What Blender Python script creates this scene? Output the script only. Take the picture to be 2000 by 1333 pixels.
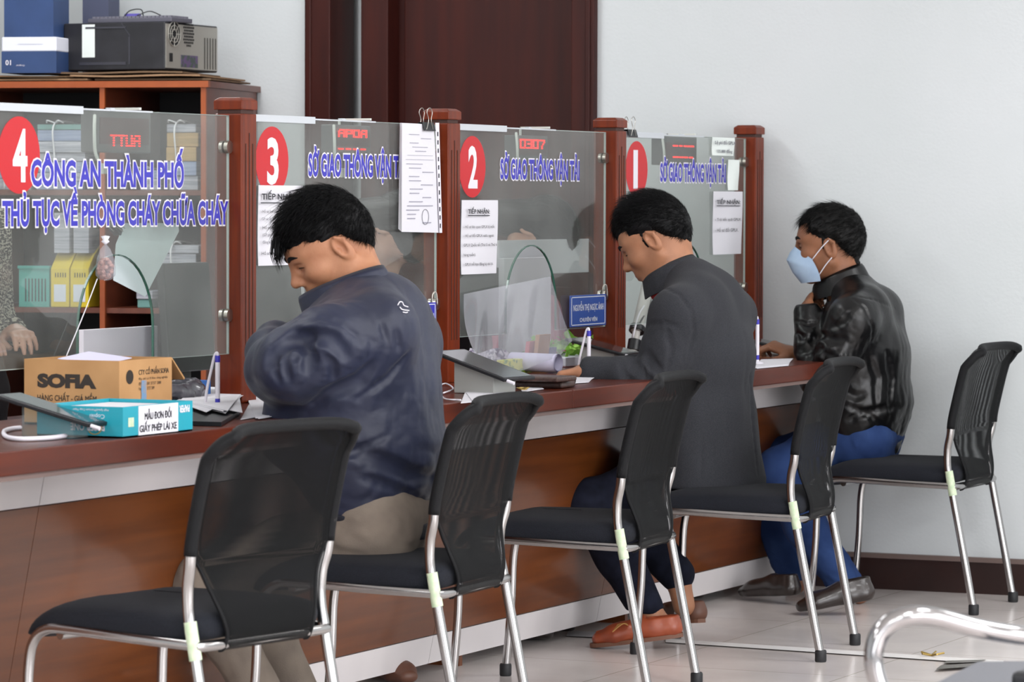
import bpy, math, random
import numpy as np
from mathutils import Vector, Matrix
random.seed(7); rng = np.random.RandomState(7)
for o in list(bpy.data.objects): bpy.data.objects.remove(o)
SC = bpy.context.scene; COL = SC.collection

# ------------------------------------------------------------ camera
FPX = 7345.0
_y, _p, _r = math.radians(24.84), math.radians(2.13), math.radians(.16)
CAMP = np.array([0., 0., 1.3])
_fw = np.array([math.cos(_y)*math.cos(_p), math.sin(_y)*math.cos(_p), -math.sin(_p)])
_rt = np.array([math.sin(_y), -math.cos(_y), 0.]); _up = np.cross(_rt, _fw)
CR = _rt*math.cos(_r)+_up*math.sin(_r); CU = _up*math.cos(_r)-_rt*math.sin(_r)
cd = bpy.data.cameras.new('camera'); cam = bpy.data.objects.new('camera', cd); COL.objects.link(cam)
cd.sensor_width = 36; cd.lens = FPX/2000*36; cd.clip_end = 100; cd.clip_start = .1
m = Matrix.Identity(4)
for i in range(3):
    m[i][0] = CR[i]; m[i][1] = CU[i]; m[i][2] = -_fw[i]; m[i][3] = CAMP[i]
cam.matrix_world = m; SC.camera = cam
cd.dof.use_dof = True; cd.dof.focus_distance = 10.2; cd.dof.aperture_fstop = 9

def ray(x, y): return _fw+CR*(x-1000)/FPX-CU*(y-666.5)/FPX
def on(ax, v, x, y):                      # world point seen at photo pixel x, y on a plane of the room
    d = ray(x, y); return CAMP+d*(v-CAMP[ax])/d[ax]
def proj(p):
    d = np.array(p)-CAMP; z = d@_fw; return 1000+FPX*(d@CR)/z, 666.5-FPX*(d@CU)/z, z

# ------------------------------------------------------------ light and exposure
w = bpy.data.worlds.new('world'); SC.world = w; w.use_nodes = True
w.node_tree.nodes['Background'].inputs[0].default_value = (.8, .87, 1, 1)
w.node_tree.nodes['Background'].inputs[1].default_value = .3
def area(name, loc, size, power, col, rot=(0, 0, 0)):
    l = bpy.data.lights.new(name, 'AREA'); l.shape = 'RECTANGLE'; l.size, l.size_y = size; l.energy = power; l.color = col
    o = bpy.data.objects.new(name, l); COL.objects.link(o); o.location = loc; o.rotation_euler = rot; return o
for i, X in enumerate((1.5, 4.5, 7.5, 10.3)):
    for j, Y in enumerate((-1.6, 1.4, 6.2)):
        area('ceiling_lamp', (X, Y, 3.15), (1.2, .6), 47 if Y < 5 else 36, (.98, .99, 1))
area('soft_fill', (4.0, -3.3, 1.7), (8, 2.2), 330, (.96, .96, 1), (math.radians(90), 0, 0))  # added soft fill along the right wall, no window stands there
area('soft_fill', (-1.8, 2.0, 1.7), (4.5, 2.2), 120, (.95, .96, 1), (math.radians(90), 0, math.radians(-90)))  # second added fill from behind the camera, brightens the low counter front
SC.view_settings.view_transform = 'Standard'; SC.view_settings.look = 'None'
SC.view_settings.gamma = 1; SC.view_settings.use_curve_mapping = False
SC.view_settings.exposure = 0.19

# ------------------------------------------------------------ materials
def srgb(h):
    if isinstance(h, str): h = [int(h[i:i+2], 16)/255 for i in (0, 2, 4)]
    return tuple(c/12.92 if c <= .04045 else ((c+.055)/1.055)**2.4 for c in h)+(1,)
MATS = {}
def mat(name, col, rough=.5, metal=0, spec=.5, col2=None, scale=8, stretch=(1, 1, 1), detail=3, bump=0, bscale=60,
        bstretch=(1, 1, 1), coat=0, sheen=0, emit=0, alpha=1, lo=.35, hi=.65, sss=0, rvar=0):
    if name in MATS: return MATS[name]
    m = bpy.data.materials.new(name); m.use_nodes = True; nt = m.node_tree; N = nt.nodes; L = nt.links
    b = N['Principled BSDF']; c = srgb(col)
    b.inputs['Base Color'].default_value = c; b.inputs['Roughness'].default_value = rough
    b.inputs['Metallic'].default_value = metal; b.inputs['Specular IOR Level'].default_value = spec
    b.inputs['Coat Weight'].default_value = coat; b.inputs['Coat Roughness'].default_value = .12
    b.inputs['Sheen Weight'].default_value = sheen; b.inputs['Alpha'].default_value = alpha
    if sss: b.inputs['Subsurface Weight'].default_value = sss; b.inputs['Subsurface Radius'].default_value = (.01, .004, .002)
    if emit: b.inputs['Emission Color'].default_value = c; b.inputs['Emission Strength'].default_value = emit
    tc = N.new('ShaderNodeTexCoord')
    def noise(sc, st, det):
        mp = N.new('ShaderNodeMapping'); mp.inputs['Scale'].default_value = st; L.new(tc.outputs['Object'], mp.inputs[0])
        n = N.new('ShaderNodeTexNoise'); n.inputs['Scale'].default_value = sc; n.inputs['Detail'].default_value = det
        L.new(mp.outputs[0], n.inputs['Vector']); return n
    if col2:
        n = noise(scale, stretch, detail); r = N.new('ShaderNodeValToRGB')
        r.color_ramp.elements[0].position = lo; r.color_ramp.elements[1].position = hi
        r.color_ramp.elements[0].color = c; r.color_ramp.elements[1].color = srgb(col2)
        L.new(n.outputs['Fac'], r.inputs[0]); L.new(r.outputs[0], b.inputs['Base Color'])
    if bump:
        n = noise(bscale, bstretch, 4); bp = N.new('ShaderNodeBump'); bp.inputs['Strength'].default_value = bump
        bp.inputs['Distance'].default_value = .01; L.new(n.outputs['Fac'], bp.inputs['Height']); L.new(bp.outputs[0], b.inputs['Normal'])
    if rvar:
        n = noise(14, (1, 1, 1), 4); mr = N.new('ShaderNodeMapRange'); mr.inputs[3].default_value = rough-rvar; mr.inputs[4].default_value = rough+rvar
        L.new(n.outputs['Fac'], mr.inputs[0]); L.new(mr.outputs[0], b.inputs['Roughness'])
    MATS[name] = m; return m

def glass_mat(name, tint, dust=.1, ior=1.45, dcol='dfe6e4', rough=.02):
    m = bpy.data.materials.new(name); m.use_nodes = True; nt = m.node_tree; N = nt.nodes; L = nt.links
    for n in list(N):
        if n.type != 'OUTPUT_MATERIAL': N.remove(n)
    out = [n for n in N][0]
    tr = N.new('ShaderNodeBsdfTransparent'); tr.inputs[0].default_value = srgb(tint)
    df = N.new('ShaderNodeBsdfDiffuse'); df.inputs[0].default_value = srgb(dcol)
    gl = N.new('ShaderNodeBsdfGlossy'); gl.inputs['Roughness'].default_value = rough
    fr = N.new('ShaderNodeFresnel'); fr.inputs[0].default_value = ior
    tc = N.new('ShaderNodeTexCoord'); nz = N.new('ShaderNodeTexNoise'); nz.inputs['Scale'].default_value = 3.5; nz.inputs['Detail'].default_value = 6
    L.new(tc.outputs['Object'], nz.inputs['Vector'])
    mr = N.new('ShaderNodeMapRange'); mr.inputs[1].default_value = .35; mr.inputs[2].default_value = .75
    mr.inputs[3].default_value = dust*.6; mr.inputs[4].default_value = dust*1.5; L.new(nz.outputs['Fac'], mr.inputs[0])
    a = N.new('ShaderNodeMixShader'); L.new(mr.outputs[0], a.inputs[0]); L.new(tr.outputs[0], a.inputs[1]); L.new(df.outputs[0], a.inputs[2])
    ge = N.new('ShaderNodeNewGeometry'); fm = N.new('ShaderNodeMath'); fm.operation = 'MULTIPLY'; iv = N.new('ShaderNodeMath'); iv.operation = 'SUBTRACT'; iv.inputs[0].default_value = 1
    L.new(ge.outputs['Backfacing'], iv.inputs[1]); L.new(fr.outputs[0], fm.inputs[0]); L.new(iv.outputs[0], fm.inputs[1])
    b = N.new('ShaderNodeMixShader'); L.new(fm.outputs[0], b.inputs[0]); L.new(a.outputs[0], b.inputs[1]); L.new(gl.outputs[0], b.inputs[2])
    L.new(b.outputs[0], out.inputs[0]); MATS[name] = m; return m

def mesh_fabric(name, col, period=.0042, hole=.42):
    # woven black netting with real openings between the threads
    m = bpy.data.materials.new(name); m.use_nodes = True; nt = m.node_tree; N = nt.nodes; L = nt.links
    b = N['Principled BSDF']; b.inputs['Base Color'].default_value = srgb(col); b.inputs['Roughness'].default_value = .6; b.inputs['Specular IOR Level'].default_value = .15
    uv = N.new('ShaderNodeTexCoord'); sp = N.new('ShaderNodeSeparateXYZ'); L.new(uv.outputs['UV'], sp.inputs[0])
    def wv(sock, off):
        ml = N.new('ShaderNodeMath'); ml.operation = 'MULTIPLY_ADD'; ml.inputs[1].default_value = 2*math.pi/period; ml.inputs[2].default_value = off
        L.new(sock, ml.inputs[0]); s = N.new('ShaderNodeMath'); s.operation = 'SINE'; L.new(ml.outputs[0], s.inputs[0]); return s
    a = wv(sp.outputs[0], 0); c = wv(sp.outputs[1], 1.2)
    pr = N.new('ShaderNodeMath'); pr.operation = 'MULTIPLY'; L.new(a.outputs[0], pr.inputs[0]); L.new(c.outputs[0], pr.inputs[1])
    g = N.new('ShaderNodeMath'); g.operation = 'GREATER_THAN'; g.inputs[1].default_value = 1-hole*1.6; L.new(pr.outputs[0], g.inputs[0])
    iv = N.new('ShaderNodeMath'); iv.operation = 'SUBTRACT'; iv.inputs[0].default_value = 1; L.new(g.outputs[0], iv.inputs[1])
    L.new(iv.outputs[0], b.inputs['Alpha'])
    bp = N.new('ShaderNodeBump'); bp.inputs['Strength'].default_value = .5; bp.inputs['Distance'].default_value = .001
    L.new(pr.outputs[0], bp.inputs['Height']); L.new(bp.outputs[0], b.inputs['Normal']); MATS[name] = m; return m

def tiles_mat():
    m = bpy.data.materials.new('floor_tiles'); m.use_nodes = True; nt = m.node_tree; N = nt.nodes; L = nt.links
    b = N['Principled BSDF']; tc = N.new('ShaderNodeTexCoord'); br = N.new('ShaderNodeTexBrick')
    br.offset = 0; br.inputs['Scale'].default_value = 1; br.inputs['Brick Width'].default_value = .6; br.inputs['Row Height'].default_value = .6
    br.inputs['Mortar Size'].default_value = .0025; br.inputs['Mortar Smooth'].default_value = .2
    br.inputs['Color1'].default_value = srgb('dcd3cf'); br.inputs['Color2'].default_value = srgb('e0d8d4'); br.inputs['Mortar'].default_value = srgb('b4aea3')
    mp = N.new('ShaderNodeMapping'); mp.inputs['Location'].default_value = (.13, .22, 0)
    L.new(tc.outputs['Object'], mp.inputs[0]); L.new(mp.outputs[0], br.inputs[0])
    nz = N.new('ShaderNodeTexNoise'); nz.inputs['Scale'].default_value = 2.5; nz.inputs['Detail'].default_value = 6; L.new(tc.outputs['Object'], nz.inputs['Vector'])
    mx = N.new('ShaderNodeMix'); mx.data_type = 'RGBA'; mx.blend_type = 'MULTIPLY'; mx.inputs[0].default_value = .25
    L.new(br.outputs[0], mx.inputs[6]); L.new(nz.outputs['Fac'], mx.inputs[7]); L.new(mx.outputs[2], b.inputs['Base Color'])
    mr = N.new('ShaderNodeMapRange'); mr.inputs[3].default_value = .13; mr.inputs[4].default_value = .3; L.new(nz.outputs['Fac'], mr.inputs[0])
    L.new(mr.outputs[0], b.inputs['Roughness']); MATS['floor_tiles'] = m; return m

def wall_mat(name, c, c2):
    m = mat(name, c, .75, col2=c2, scale=1.3, detail=5, bump=.06, bscale=90); return m
M_WALL = wall_mat('white_paint', 'cbcfd1', 'c6cbcc'); M_WOODP = mat('post_wood', '6e2603', .38, spec=.22, col2='5a1d03', scale=9, stretch=(6, 6, .5), coat=.15, bump=.02, bscale=50, bstretch=(5, 5, .4))
M_TOP = mat('counter_veneer', '55200d', .3, spec=.22, col2='481a0c', scale=6, stretch=(.5, 6, 6), coat=.1, rvar=.05)
M_PANEL = mat('panel_veneer', '6a3816', .33, col2='582d12', scale=5, stretch=(.4, 3, 7), coat=.3, detail=6, rvar=.06)
M_STRIP = mat('grey_laminate', 'dad5d5', .4, col2='cfcbcc', scale=3)
M_DOOR = mat('door_wood', '3c130c', .5, spec=.25, col2='300e0a', scale=5, stretch=(4, 4, .4), coat=.03)
M_CAB = mat('cabinet_veneer', '6a3320', .4, col2='5c2b1a', scale=6, stretch=(1, 4, 4), coat=.15)
M_CABE = mat('cabinet_edge', '9c4c1f', .35, col2='8e421a', scale=9)
M_DARK = mat('dark_void', '15110f', .8)
M_BASE = mat('baseboard_wood', '2b1714', .35, col2='231210', scale=7, coat=.2)
M_BASETOP = mat('baseboard_cap', '6b5b56', .4)
M_CHROME = mat('brushed_steel', 'a9a7a6', .2, 1, rvar=.06)
M_CHROME2 = mat('polished_chrome', 'a5a3a4', .12, 1, rvar=.04)
M_RUB = mat('black_rubber', '17181b', .6)
M_SEAT = mat('black_seat_fabric', '12141b', .85, spec=.25, col2='181b23', scale=300, sheen=.03, bump=.25, bscale=420)
M_NET = mesh_fabric('black_netting', '060709')
M_NETH = mat('black_hem_fabric', '08090c', .6, spec=.22, bump=.3, bscale=500)
M_PAPER = mat('white_paper', 'd3d2d8', .7)
M_PAPER2 = mat('lilac_paper', 'c9c6dd', .7)
M_INK = mat('black_ink', '22222a', .8)
M_INKG = mat('grey_ink', '6a6a74', .8)
M_RED = mat('red_sticker', 'b9151f', .45); M_WHITE = mat('white_vinyl', 'dad7df', .45); M_BLUE = mat('violet_blue_vinyl', '342fa8', .45)
M_GLASS = glass_mat('dusty_glass', 'eef2f0', .11, 1.45, 'b4b5b2'); M_EDGE = mat('green_glass_edge', '2f5f50', .2, coat=.5)
M_EDGEL = mat('pale_glass_edge', 'b4bfbb', .2, coat=.5)
M_STEEL = mat('satin_steel', 'b9b4ac', .3, 1)
M_BLACK = mat('black_plastic', '16171b', .35, rvar=.05); M_BLACKM = mat('matt_black', '101114', .7)
M_TAPE = mat('grey_plastic_strip', 'bcc1c6', .5)
tiles_mat()

# ------------------------------------------------------------ building helpers
WLOC = {}
def thing(name, label, cat, loc=(0, 0, 0), group=None, rz=0):
    o = bpy.data.objects.new(name, None); COL.objects.link(o); o.location = loc; o.rotation_euler = (0, 0, rz)
    o.empty_display_size = .05; o['label'] = label; o['category'] = cat
    if group: o['group'] = group
    WLOC[o] = np.array(loc, float); return o
class MB:
    def __init__(s): s.v = []; s.f = []
    def add(s, vs, fs):
        n = len(s.v); s.v += [tuple(map(float, v)) for v in vs]; s.f += [tuple(i+n for i in f) for f in fs]; return s
    def box(s, lo, hi, rot=None, c=None):
        (a, b, c0), (d, e, f) = lo, hi
        vs = np.array([(a, b, c0), (d, b, c0), (d, e, c0), (a, e, c0), (a, b, f), (d, b, f), (d, e, f), (a, e, f)], float)
        if rot is not None:
            ce = vs.mean(0) if c is None else np.array(c); vs = (vs-ce)@np.array(rot).T+ce
        return s.add(vs, [(0, 3, 2, 1), (4, 5, 6, 7), (0, 1, 5, 4), (1, 2, 6, 5), (2, 3, 7, 6), (3, 0, 4, 7)])
    def obox(s, o, ux, uy, uz):          # box from a corner and three edge vectors
        o, ux, uy, uz = map(lambda q: np.array(q, float), (o, ux, uy, uz))
        vs = [o, o+ux, o+ux+uy, o+uy, o+uz, o+ux+uz, o+ux+uy+uz, o+uy+uz]
        return s.add(vs, [(0, 3, 2, 1), (4, 5, 6, 7), (0, 1, 5, 4), (1, 2, 6, 5), (2, 3, 7, 6), (3, 0, 4, 7)])
    def cyl(s, a, b, ra, rb=None, n=20, caps=True):
        return s.tube([a, b], [ra, ra if rb is None else rb], n, caps, raw=True)
    def tube(s, pts, r, n=12, caps=True, raw=False, sub=6):
        P = np.array(pts, float)
        if not raw: 
            P, r = smooth_path(P, r, sub)
        R = np.full(len(P), r) if np.isscalar(r) else np.array(r, float)
        T = np.gradient(P, axis=0) if len(P) > 2 else np.repeat([P[-1]-P[0]], len(P), 0)
        T /= np.linalg.norm(T, axis=1)[:, None]+1e-12
        u = np.cross(T[0], [0, 0, 1.]); u = np.array([1., 0, 0]) if np.linalg.norm(u) < .1 else u/np.linalg.norm(u)
        vs = []; base = 0
        for i in range(len(P)):
            u = u-T[i]*(u@T[i]); u /= np.linalg.norm(u); w_ = np.cross(T[i], u)
            for k in range(n):
                a = 2*math.pi*k/n; vs.append(P[i]+R[i]*(math.cos(a)*u+math.sin(a)*w_))
        fs = [(i*n+k, i*n+(k+1) % n, (i+1)*n+(k+1) % n, (i+1)*n+k) for i in range(len(P)-1) for k in range(n)]
        if caps: fs += [tuple(range(n-1, -1, -1)), tuple((len(P)-1)*n+k for k in range(n))]
        return s.add(vs, fs)
    def prism(s, poly, o, u, v, nrm, t):   # polygon (2-D list) in frame o,u,v pushed by t along nrm
        o, u, v, nrm = map(lambda q: np.array(q, float), (o, u, v, nrm)); n = len(poly)
        a = [o+u*p[0]+v*p[1] for p in poly]; b = [q+nrm*t for q in a]
        return s.add(a+b, [tuple(range(n-1, -1, -1)), tuple(range(n, 2*n))]+[(i, (i+1) % n, n+(i+1) % n, n+i) for i in range(n)])
    def grid(s, fn, nu, nv, wrapu=False):
        vs = [fn(i/(nu-(0 if wrapu else 1)), j/(nv-1)) for j in range(nv) for i in range(nu)]
        fs = [(j*nu+i, j*nu+(i+1) % nu, (j+1)*nu+(i+1) % nu, (j+1)*nu+i) for j in range(nv-1) for i in range(nu if wrapu else nu-1)]
        return s.add(vs, fs)
    def lathe(s, prof, o, n=24, ax=(0, 0, 1)):
        ax = np.array(ax, float); u = np.cross(ax, [1, 0, 0]); u = np.cross(ax, [0, 1, 0]) if np.linalg.norm(u) < .1 else u
        u /= np.linalg.norm(u); w_ = np.cross(ax, u); o = np.array(o, float)
        vs = [o+ax*h+r*(math.cos(2*math.pi*k/n)*u+math.sin(2*math.pi*k/n)*w_) for r, h in prof for k in range(n)]
        fs = [(i*n+k, i*n+(k+1) % n, (i+1)*n+(k+1) % n, (i+1)*n+k) for i in range(len(prof)-1) for k in range(n)]
        fs += [tuple(range(n-1, -1, -1)), tuple((len(prof)-1)*n+k for k in range(n))]
        return s.add(vs, fs)
def smooth_path(P, r, sub):
    P = np.array(P, float); n = len(P); R = np.full(n, r) if np.isscalar(r) else np.array(r, float)
    if n < 3: return P, R
    Q = np.column_stack([P, R]); E = np.vstack([2*Q[0]-Q[1], Q, 2*Q[-1]-Q[-2]]); out = []
    for i in range(1, n):
        p0, p1, p2, p3 = E[i-1], E[i], E[i+1], E[i+2]
        for t in np.linspace(0, 1, sub, endpoint=False):
            out.append(.5*((2*p1)+(-p0+p2)*t+(2*p0-5*p1+4*p2-p3)*t*t+(-p0+3*p1-3*p2+p3)*t**3))
    out.append(Q[-1]); out = np.array(out); return out[:, :3], np.maximum(out[:, 3], 1e-4)
def build(name, mb, material, parent=None, smooth=None, bevel=0, local=False, base=None, uv=None):
    V = np.array(mb.v if isinstance(mb, MB) else mb[0], float); Fs = mb.f if isinstance(mb, MB) else mb[1]
    if parent is not None and not local: V = V-WLOC.get(parent, 0)
    loc = np.zeros(3)
    if parent is None:
        loc = np.array(base, float) if base is not None else np.array([(V[:, 0].min()+V[:, 0].max())/2, (V[:, 1].min()+V[:, 1].max())/2, V[:, 2].min()]); V = V-loc
    me = bpy.data.meshes.new(name)
    if isinstance(Fs, np.ndarray):
        k = Fs.shape[1]; me.vertices.add(len(V)); me.vertices.foreach_set('co', V.astype(np.float32).ravel())
        me.loops.add(Fs.size); me.loops.foreach_set('vertex_index', Fs.astype(np.int32).ravel())
        me.polygons.add(len(Fs)); me.polygons.foreach_set('loop_start', np.arange(0, Fs.size, k, dtype=np.int32)); me.update(calc_edges=True); me.validate()
    else:
        me.from_pydata([tuple(v) for v in V], [], Fs); me.update()
    if uv is not None:
        l = me.uv_layers.new(name='UVMap'); idx = np.zeros(len(me.loops), np.int32); me.loops.foreach_get('vertex_index', idx)
        l.data.foreach_set('uv', np.array(uv, np.float32)[idx].ravel())
    me.materials.append(material)
    if smooth is not None:
        me.shade_smooth() if smooth is True else None
        if smooth is not True:
            me.shade_smooth(); me.set_sharp_from_angle(angle=math.radians(smooth))
    o = bpy.data.objects.new(name, me); COL.objects.link(o); o.location = loc
    if parent is not None: o.parent = parent; WLOC[o] = WLOC.get(parent, np.zeros(3))
    else: WLOC[o] = loc
    if bevel:
        bm = o.modifiers.new('bevel', 'BEVEL'); bm.width = bevel; bm.segments = 2; bm.limit_method = 'ANGLE'
    return o
def tag(o, label, cat, group=None):
    o['label'] = label; o['category'] = cat
    if group: o['group'] = group
    return o
def struct(name, mb, m, **k): o = build(name, mb, m, **k); o['kind'] = 'structure'; return o
def lab(o, l): o['label'] = l; return o

_tc = {}
HORN = dict(zip('ơởớợờưứữựửừƠỞỚỢỜƯỨỮỰỬỪ', 'oỏóọòuúũụủùOỎÓỌÒUÚŨỤỦÙ'))
def text_mesh(s, bold=0):
    if (s, bold) in _tc: return _tc[(s, bold)]
    if any(ch in HORN for ch in s):           # letters with a horn: plain letter plus its own small hook
        pl = ''.join(HORN.get(ch, ch) for ch in s); V, Fs = text_mesh(pl, bold); V = [tuple(v) for v in V]; Fs = list(Fs); x_0 = text_mesh('I')[0][:, 0].min()
        for i, ch in enumerate(s):
            if ch in HORN:
                x = text_mesh(pl[:i+1])[0][:, 0].max(); h = .70 if ch.isupper() else .53; b = bold; n = len(V); z = max(v[2] for v in V)
                P = [(-.11-b, -.09-b), (-.02, -.07-b), (.065+b, .01), (.075+b, .10+b), (-.01-b, .10+b), (-.02-b, .03), (-.06, .0+b)]
                V += [(x+p, h+q, z) for p, q in P]; Fs.append(tuple(range(n, n+len(P))))
        _tc[(s, bold)] = (np.array(V), Fs); return _tc[(s, bold)]
    c = bpy.data.curves.new('t', 'FONT'); c.body = s; c.size = 1; c.bevel_depth = bold; c.bevel_resolution = 1; c.resolution_u = 3
    o = bpy.data.objects.new('t', c); COL.objects.link(o); bpy.context.view_layer.update()
    me = bpy.data.meshes.new_from_object(o.evaluated_get(bpy.context.evaluated_depsgraph_get()))
    V = np.array([v.co[:] for v in me.vertices]) if len(me.vertices) else np.zeros((1, 3)); Fs = [tuple(p.vertices) for p in me.polygons]
    bpy.data.objects.remove(o); bpy.data.meshes.remove(me); bpy.data.curves.remove(c); _tc[(s, bold)] = (V, Fs); return V, Fs
def text(s, o, u, v, width, height, m, parent, name='lettering', bold=0, ref=None, push=0, n=None):
    """lettering filling width x height from corner o, along u and v"""
    V, Fs = text_mesh(s, bold); R = V if ref is None else text_mesh(*ref)[0]
    lo = R.min(0); hi = R.max(0); u, v, o = (np.array(q, float) for q in (u, v, o)); nn = np.cross(u, v) if n is None else np.array(n, float)
    sx = width/(hi[0]-lo[0]); sy = height/(hi[1]-lo[1])
    W = o+np.outer((V[:, 0]-lo[0])*sx, u)+np.outer((V[:, 1]-lo[1])*sy, v)+nn*push+np.outer(V[:, 2], nn)*(.0003/max(bold, .01) if bold else 0)
    return build(name, (W, Fs), m, parent)
# ------------------------------------------------------------ figures: smooth unions of tapered limbs, meshed by surface nets
def vnoise(P, seed=0):
    P = np.asarray(P, float); I = np.floor(P).astype(np.int64); Fr = P-I; Fr = Fr*Fr*(3-2*Fr)
    def h(i, j, k):
        n = (i*374761393+j*668265263+k*2147483647+seed*1274126177) & 0xffffffff
        n = ((n ^ (n >> 13))*1274126177) & 0xffffffff; return ((n ^ (n >> 16)) & 0xffff)/65535.
    out = 0
    for a in (0, 1):
        for b in (0, 1):
            for c in (0, 1):
                wt = (Fr[:, 0] if a else 1-Fr[:, 0])*(Fr[:, 1] if b else 1-Fr[:, 1])*(Fr[:, 2] if c else 1-Fr[:, 2])
                out = out+wt*h(I[:, 0]+a, I[:, 1]+b, I[:, 2]+c)
    return out*2-1
class SDF:
    def __init__(s): s.ops = []
    def _p(s, fn, c, r, k, mode): s.ops.append((fn, np.array(c, float), r, k, mode)); return s
    def cone(s, A, B, ra, rb, k=.02, mode='u'):
        A = np.array(A, float); B = np.array(B, float); AB = B-A; L2 = AB@AB+1e-12
        def fn(P):
            t = np.clip((P-A)@AB/L2, 0, 1); d = P-A-t[:, None]*AB; return np.sqrt((d*d).sum(1))-(ra+(rb-ra)*t)
        return s._p(fn, (A+B)/2, np.sqrt(L2)/2+max(ra, rb), k, mode)
    def chain(s, pts, rs, k=.02):
        for i in range(len(pts)-1): s.cone(pts[i], pts[i+1], rs[i], rs[i+1], k)
        return s
    def ell(s, C, rad, R=None, k=.02, mode='u'):
        C = np.array(C, float); rad = np.array(rad, float); R = np.eye(3) if R is None else np.array(R)
        def fn(P):
            q = (P-C)@R; k0 = np.sqrt(((q/rad)**2).sum(1)); k1 = np.sqrt(((q/rad**2)**2).sum(1))+1e-9
            return k0*(k0-1)/k1
        return s._p(fn, C, max(rad), k, mode)
    def ecap(s, A, B, ra, rb, u, k=.03, mode='u'):
        """limb of elliptic section: ra/rb = (half width along u, half depth)"""
        A = np.array(A, float); B = np.array(B, float); AB = B-A; L2 = AB@AB; ax = AB/np.sqrt(L2)
        u = np.array(u, float); u = u-ax*(u@ax); u /= np.linalg.norm(u); v = np.cross(ax, u)
        def fn(P):
            t = np.clip((P-A)@AB/L2, 0, 1); d = P-A-t[:, None]*AB
            ru = ra[0]+(rb[0]-ra[0])*t; rv = ra[1]+(rb[1]-ra[1])*t; rl = np.minimum(ru, rv)
            q = np.sqrt((d@u/ru)**2+(d@v/rv)**2+(d@ax/rl)**2); g = np.sqrt((d@u/ru**2)**2+(d@v/rv**2)**2+(d@ax/rl**2)**2)+1e-9
            return q*(q-1)/g
        return s._p(fn, (A+B)/2, np.sqrt(L2)/2+max(ra+rb), k, mode)
    def half(s, C, n, k=.004):                # cut away everything on the side n points to
        C = np.array(C, float); n = np.array(n, float)/np.linalg.norm(n)
        return s._p(lambda P: -((P-C)@n), C, 99, k, 's')
    def cut(s, C, n, r, k=.004):              # the same, but only within r of C
        C = np.array(C, float); n = np.array(n, float)/np.linalg.norm(n)
        return s._p(lambda P: np.maximum(-((P-C)@n), np.linalg.norm(P-C, axis=1)-r), C, 99, k, 's')
    def disp(s, fn): s.ops.append((fn, np.zeros(3), 99, 0, 'd')); return s
    def surf(s, x, y, D=6.5):                 # where the line of sight through photo pixel x, y first meets the form
        r = ray(x, y)
        for _ in range(140):
            d = s.eval((CAMP+r*D)[None])[0]
            if d < .0006: break
            D += max(d*.7, .0006)
            if D > 14: return None
        return CAMP+r*D
    def crease(s, px_pts, r=.008, k=.014, lift=.0, sub=4):
        P2 = []; base = len(s.ops)
        for a, b in zip(px_pts[:-1], px_pts[1:]): P2 += [tuple(np.array(a)+(np.array(b)-np.array(a))*t) for t in np.linspace(0, 1, sub, endpoint=False)]
        P2.append(px_pts[-1]); Q = [s.surf(*p) for p in P2]; n = len(Q); s_ops = []
        for i in range(n-1):
            if Q[i] is None or Q[i+1] is None or np.linalg.norm(Q[i+1]-Q[i]) > .12: continue
            e0, e1 = (math.sin(math.pi*(.12+.76*j/(n-1))) for j in (i, i+1)); rv = ray(*P2[i])
            s_ops.append((Q[i]-rv*(lift+r*.35), Q[i+1]-rv*(lift+r*.35), r*e0, r*e1))
        for A, B_, ra, rb in s_ops: s.cone(A, B_, ra, rb, k, 's')
        return s
    def eval(s, P, c=None, R=0):
        d = np.full(len(P), 1.)
        for fn, cc, r, k, mode in s.ops:
            if c is not None and r < 50 and np.linalg.norm(cc-c) > r+R+k+.02: continue
            e = fn(P)
            if mode == 'u': h = np.maximum(k-np.abs(d-e), 0)/max(k, 1e-9); d = np.minimum(d, e)-h*h*k*.25
            elif mode == 's': e = -e; h = np.maximum(k-np.abs(d-e), 0)/max(k, 1e-9); d = np.maximum(d, e)+h*h*k*.25
            else: d = d+e
        return d
    def mesh(s, vox=.004, B=20, pad=.03, smooth=0):
        us = [(c, r) for f, c, r, k, m_ in s.ops if m_ == 'u']
        lo = np.min([c-r for c, r in us], 0)-pad; hi = np.max([c+r for c, r in us], 0)+pad
        nb = np.ceil((hi-lo)/(vox*B)).astype(int); R = vox*B*.5*1.74+vox*2
        VK = []; VP = []; Q = []; big = np.array([4096*4096, 4096, 1], np.int64)
        ar = np.arange(B+2); G = np.stack(np.meshgrid(ar, ar, ar, indexing='ij'), -1).reshape(-1, 3)
        n = B+2
        for bi in np.ndindex(*nb):
            o = np.array(bi)*B; c = lo+(o+B/2)*vox
            if not any(np.linalg.norm(cc-c) < r+R+.02 for cc, r in us): continue
            if abs(s.eval(c[None], c, R)[0]) > R+.035: continue
            D = s.eval(lo+(G+o)*vox, c, R).reshape(n, n, n)
            if D.min() > 0 or D.max() < 0: continue
            cor = np.stack([D[a:a+n-1, b:b+n-1, e:e+n-1] for a in (0, 1) for b in (0, 1) for e in (0, 1)], -1)
            sg = cor < 0; act = sg.any(-1) & ~sg.all(-1); I = np.argwhere(act)
            if len(I) == 0: continue
            cv = cor[act]; pos = np.zeros((len(I), 3)); cnt = np.zeros(len(I))
            offs = np.array([(a, b, e) for a in (0, 1) for b in (0, 1) for e in (0, 1)])
            for p in range(8):
                for q in range(p+1, 8):
                    if np.abs(offs[p]-offs[q]).sum() != 1: continue
                    x = (cv[:, p] < 0) != (cv[:, q] < 0); t = cv[:, p]/(cv[:, p]-cv[:, q]+1e-12)
                    pos += np.where(x[:, None], offs[p]+t[:, None]*(offs[q]-offs[p]), 0); cnt += x
            pos = lo+(o+I+pos/cnt[:, None])*vox
            VK.append((I+o)@big); VP.append(pos)
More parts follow.
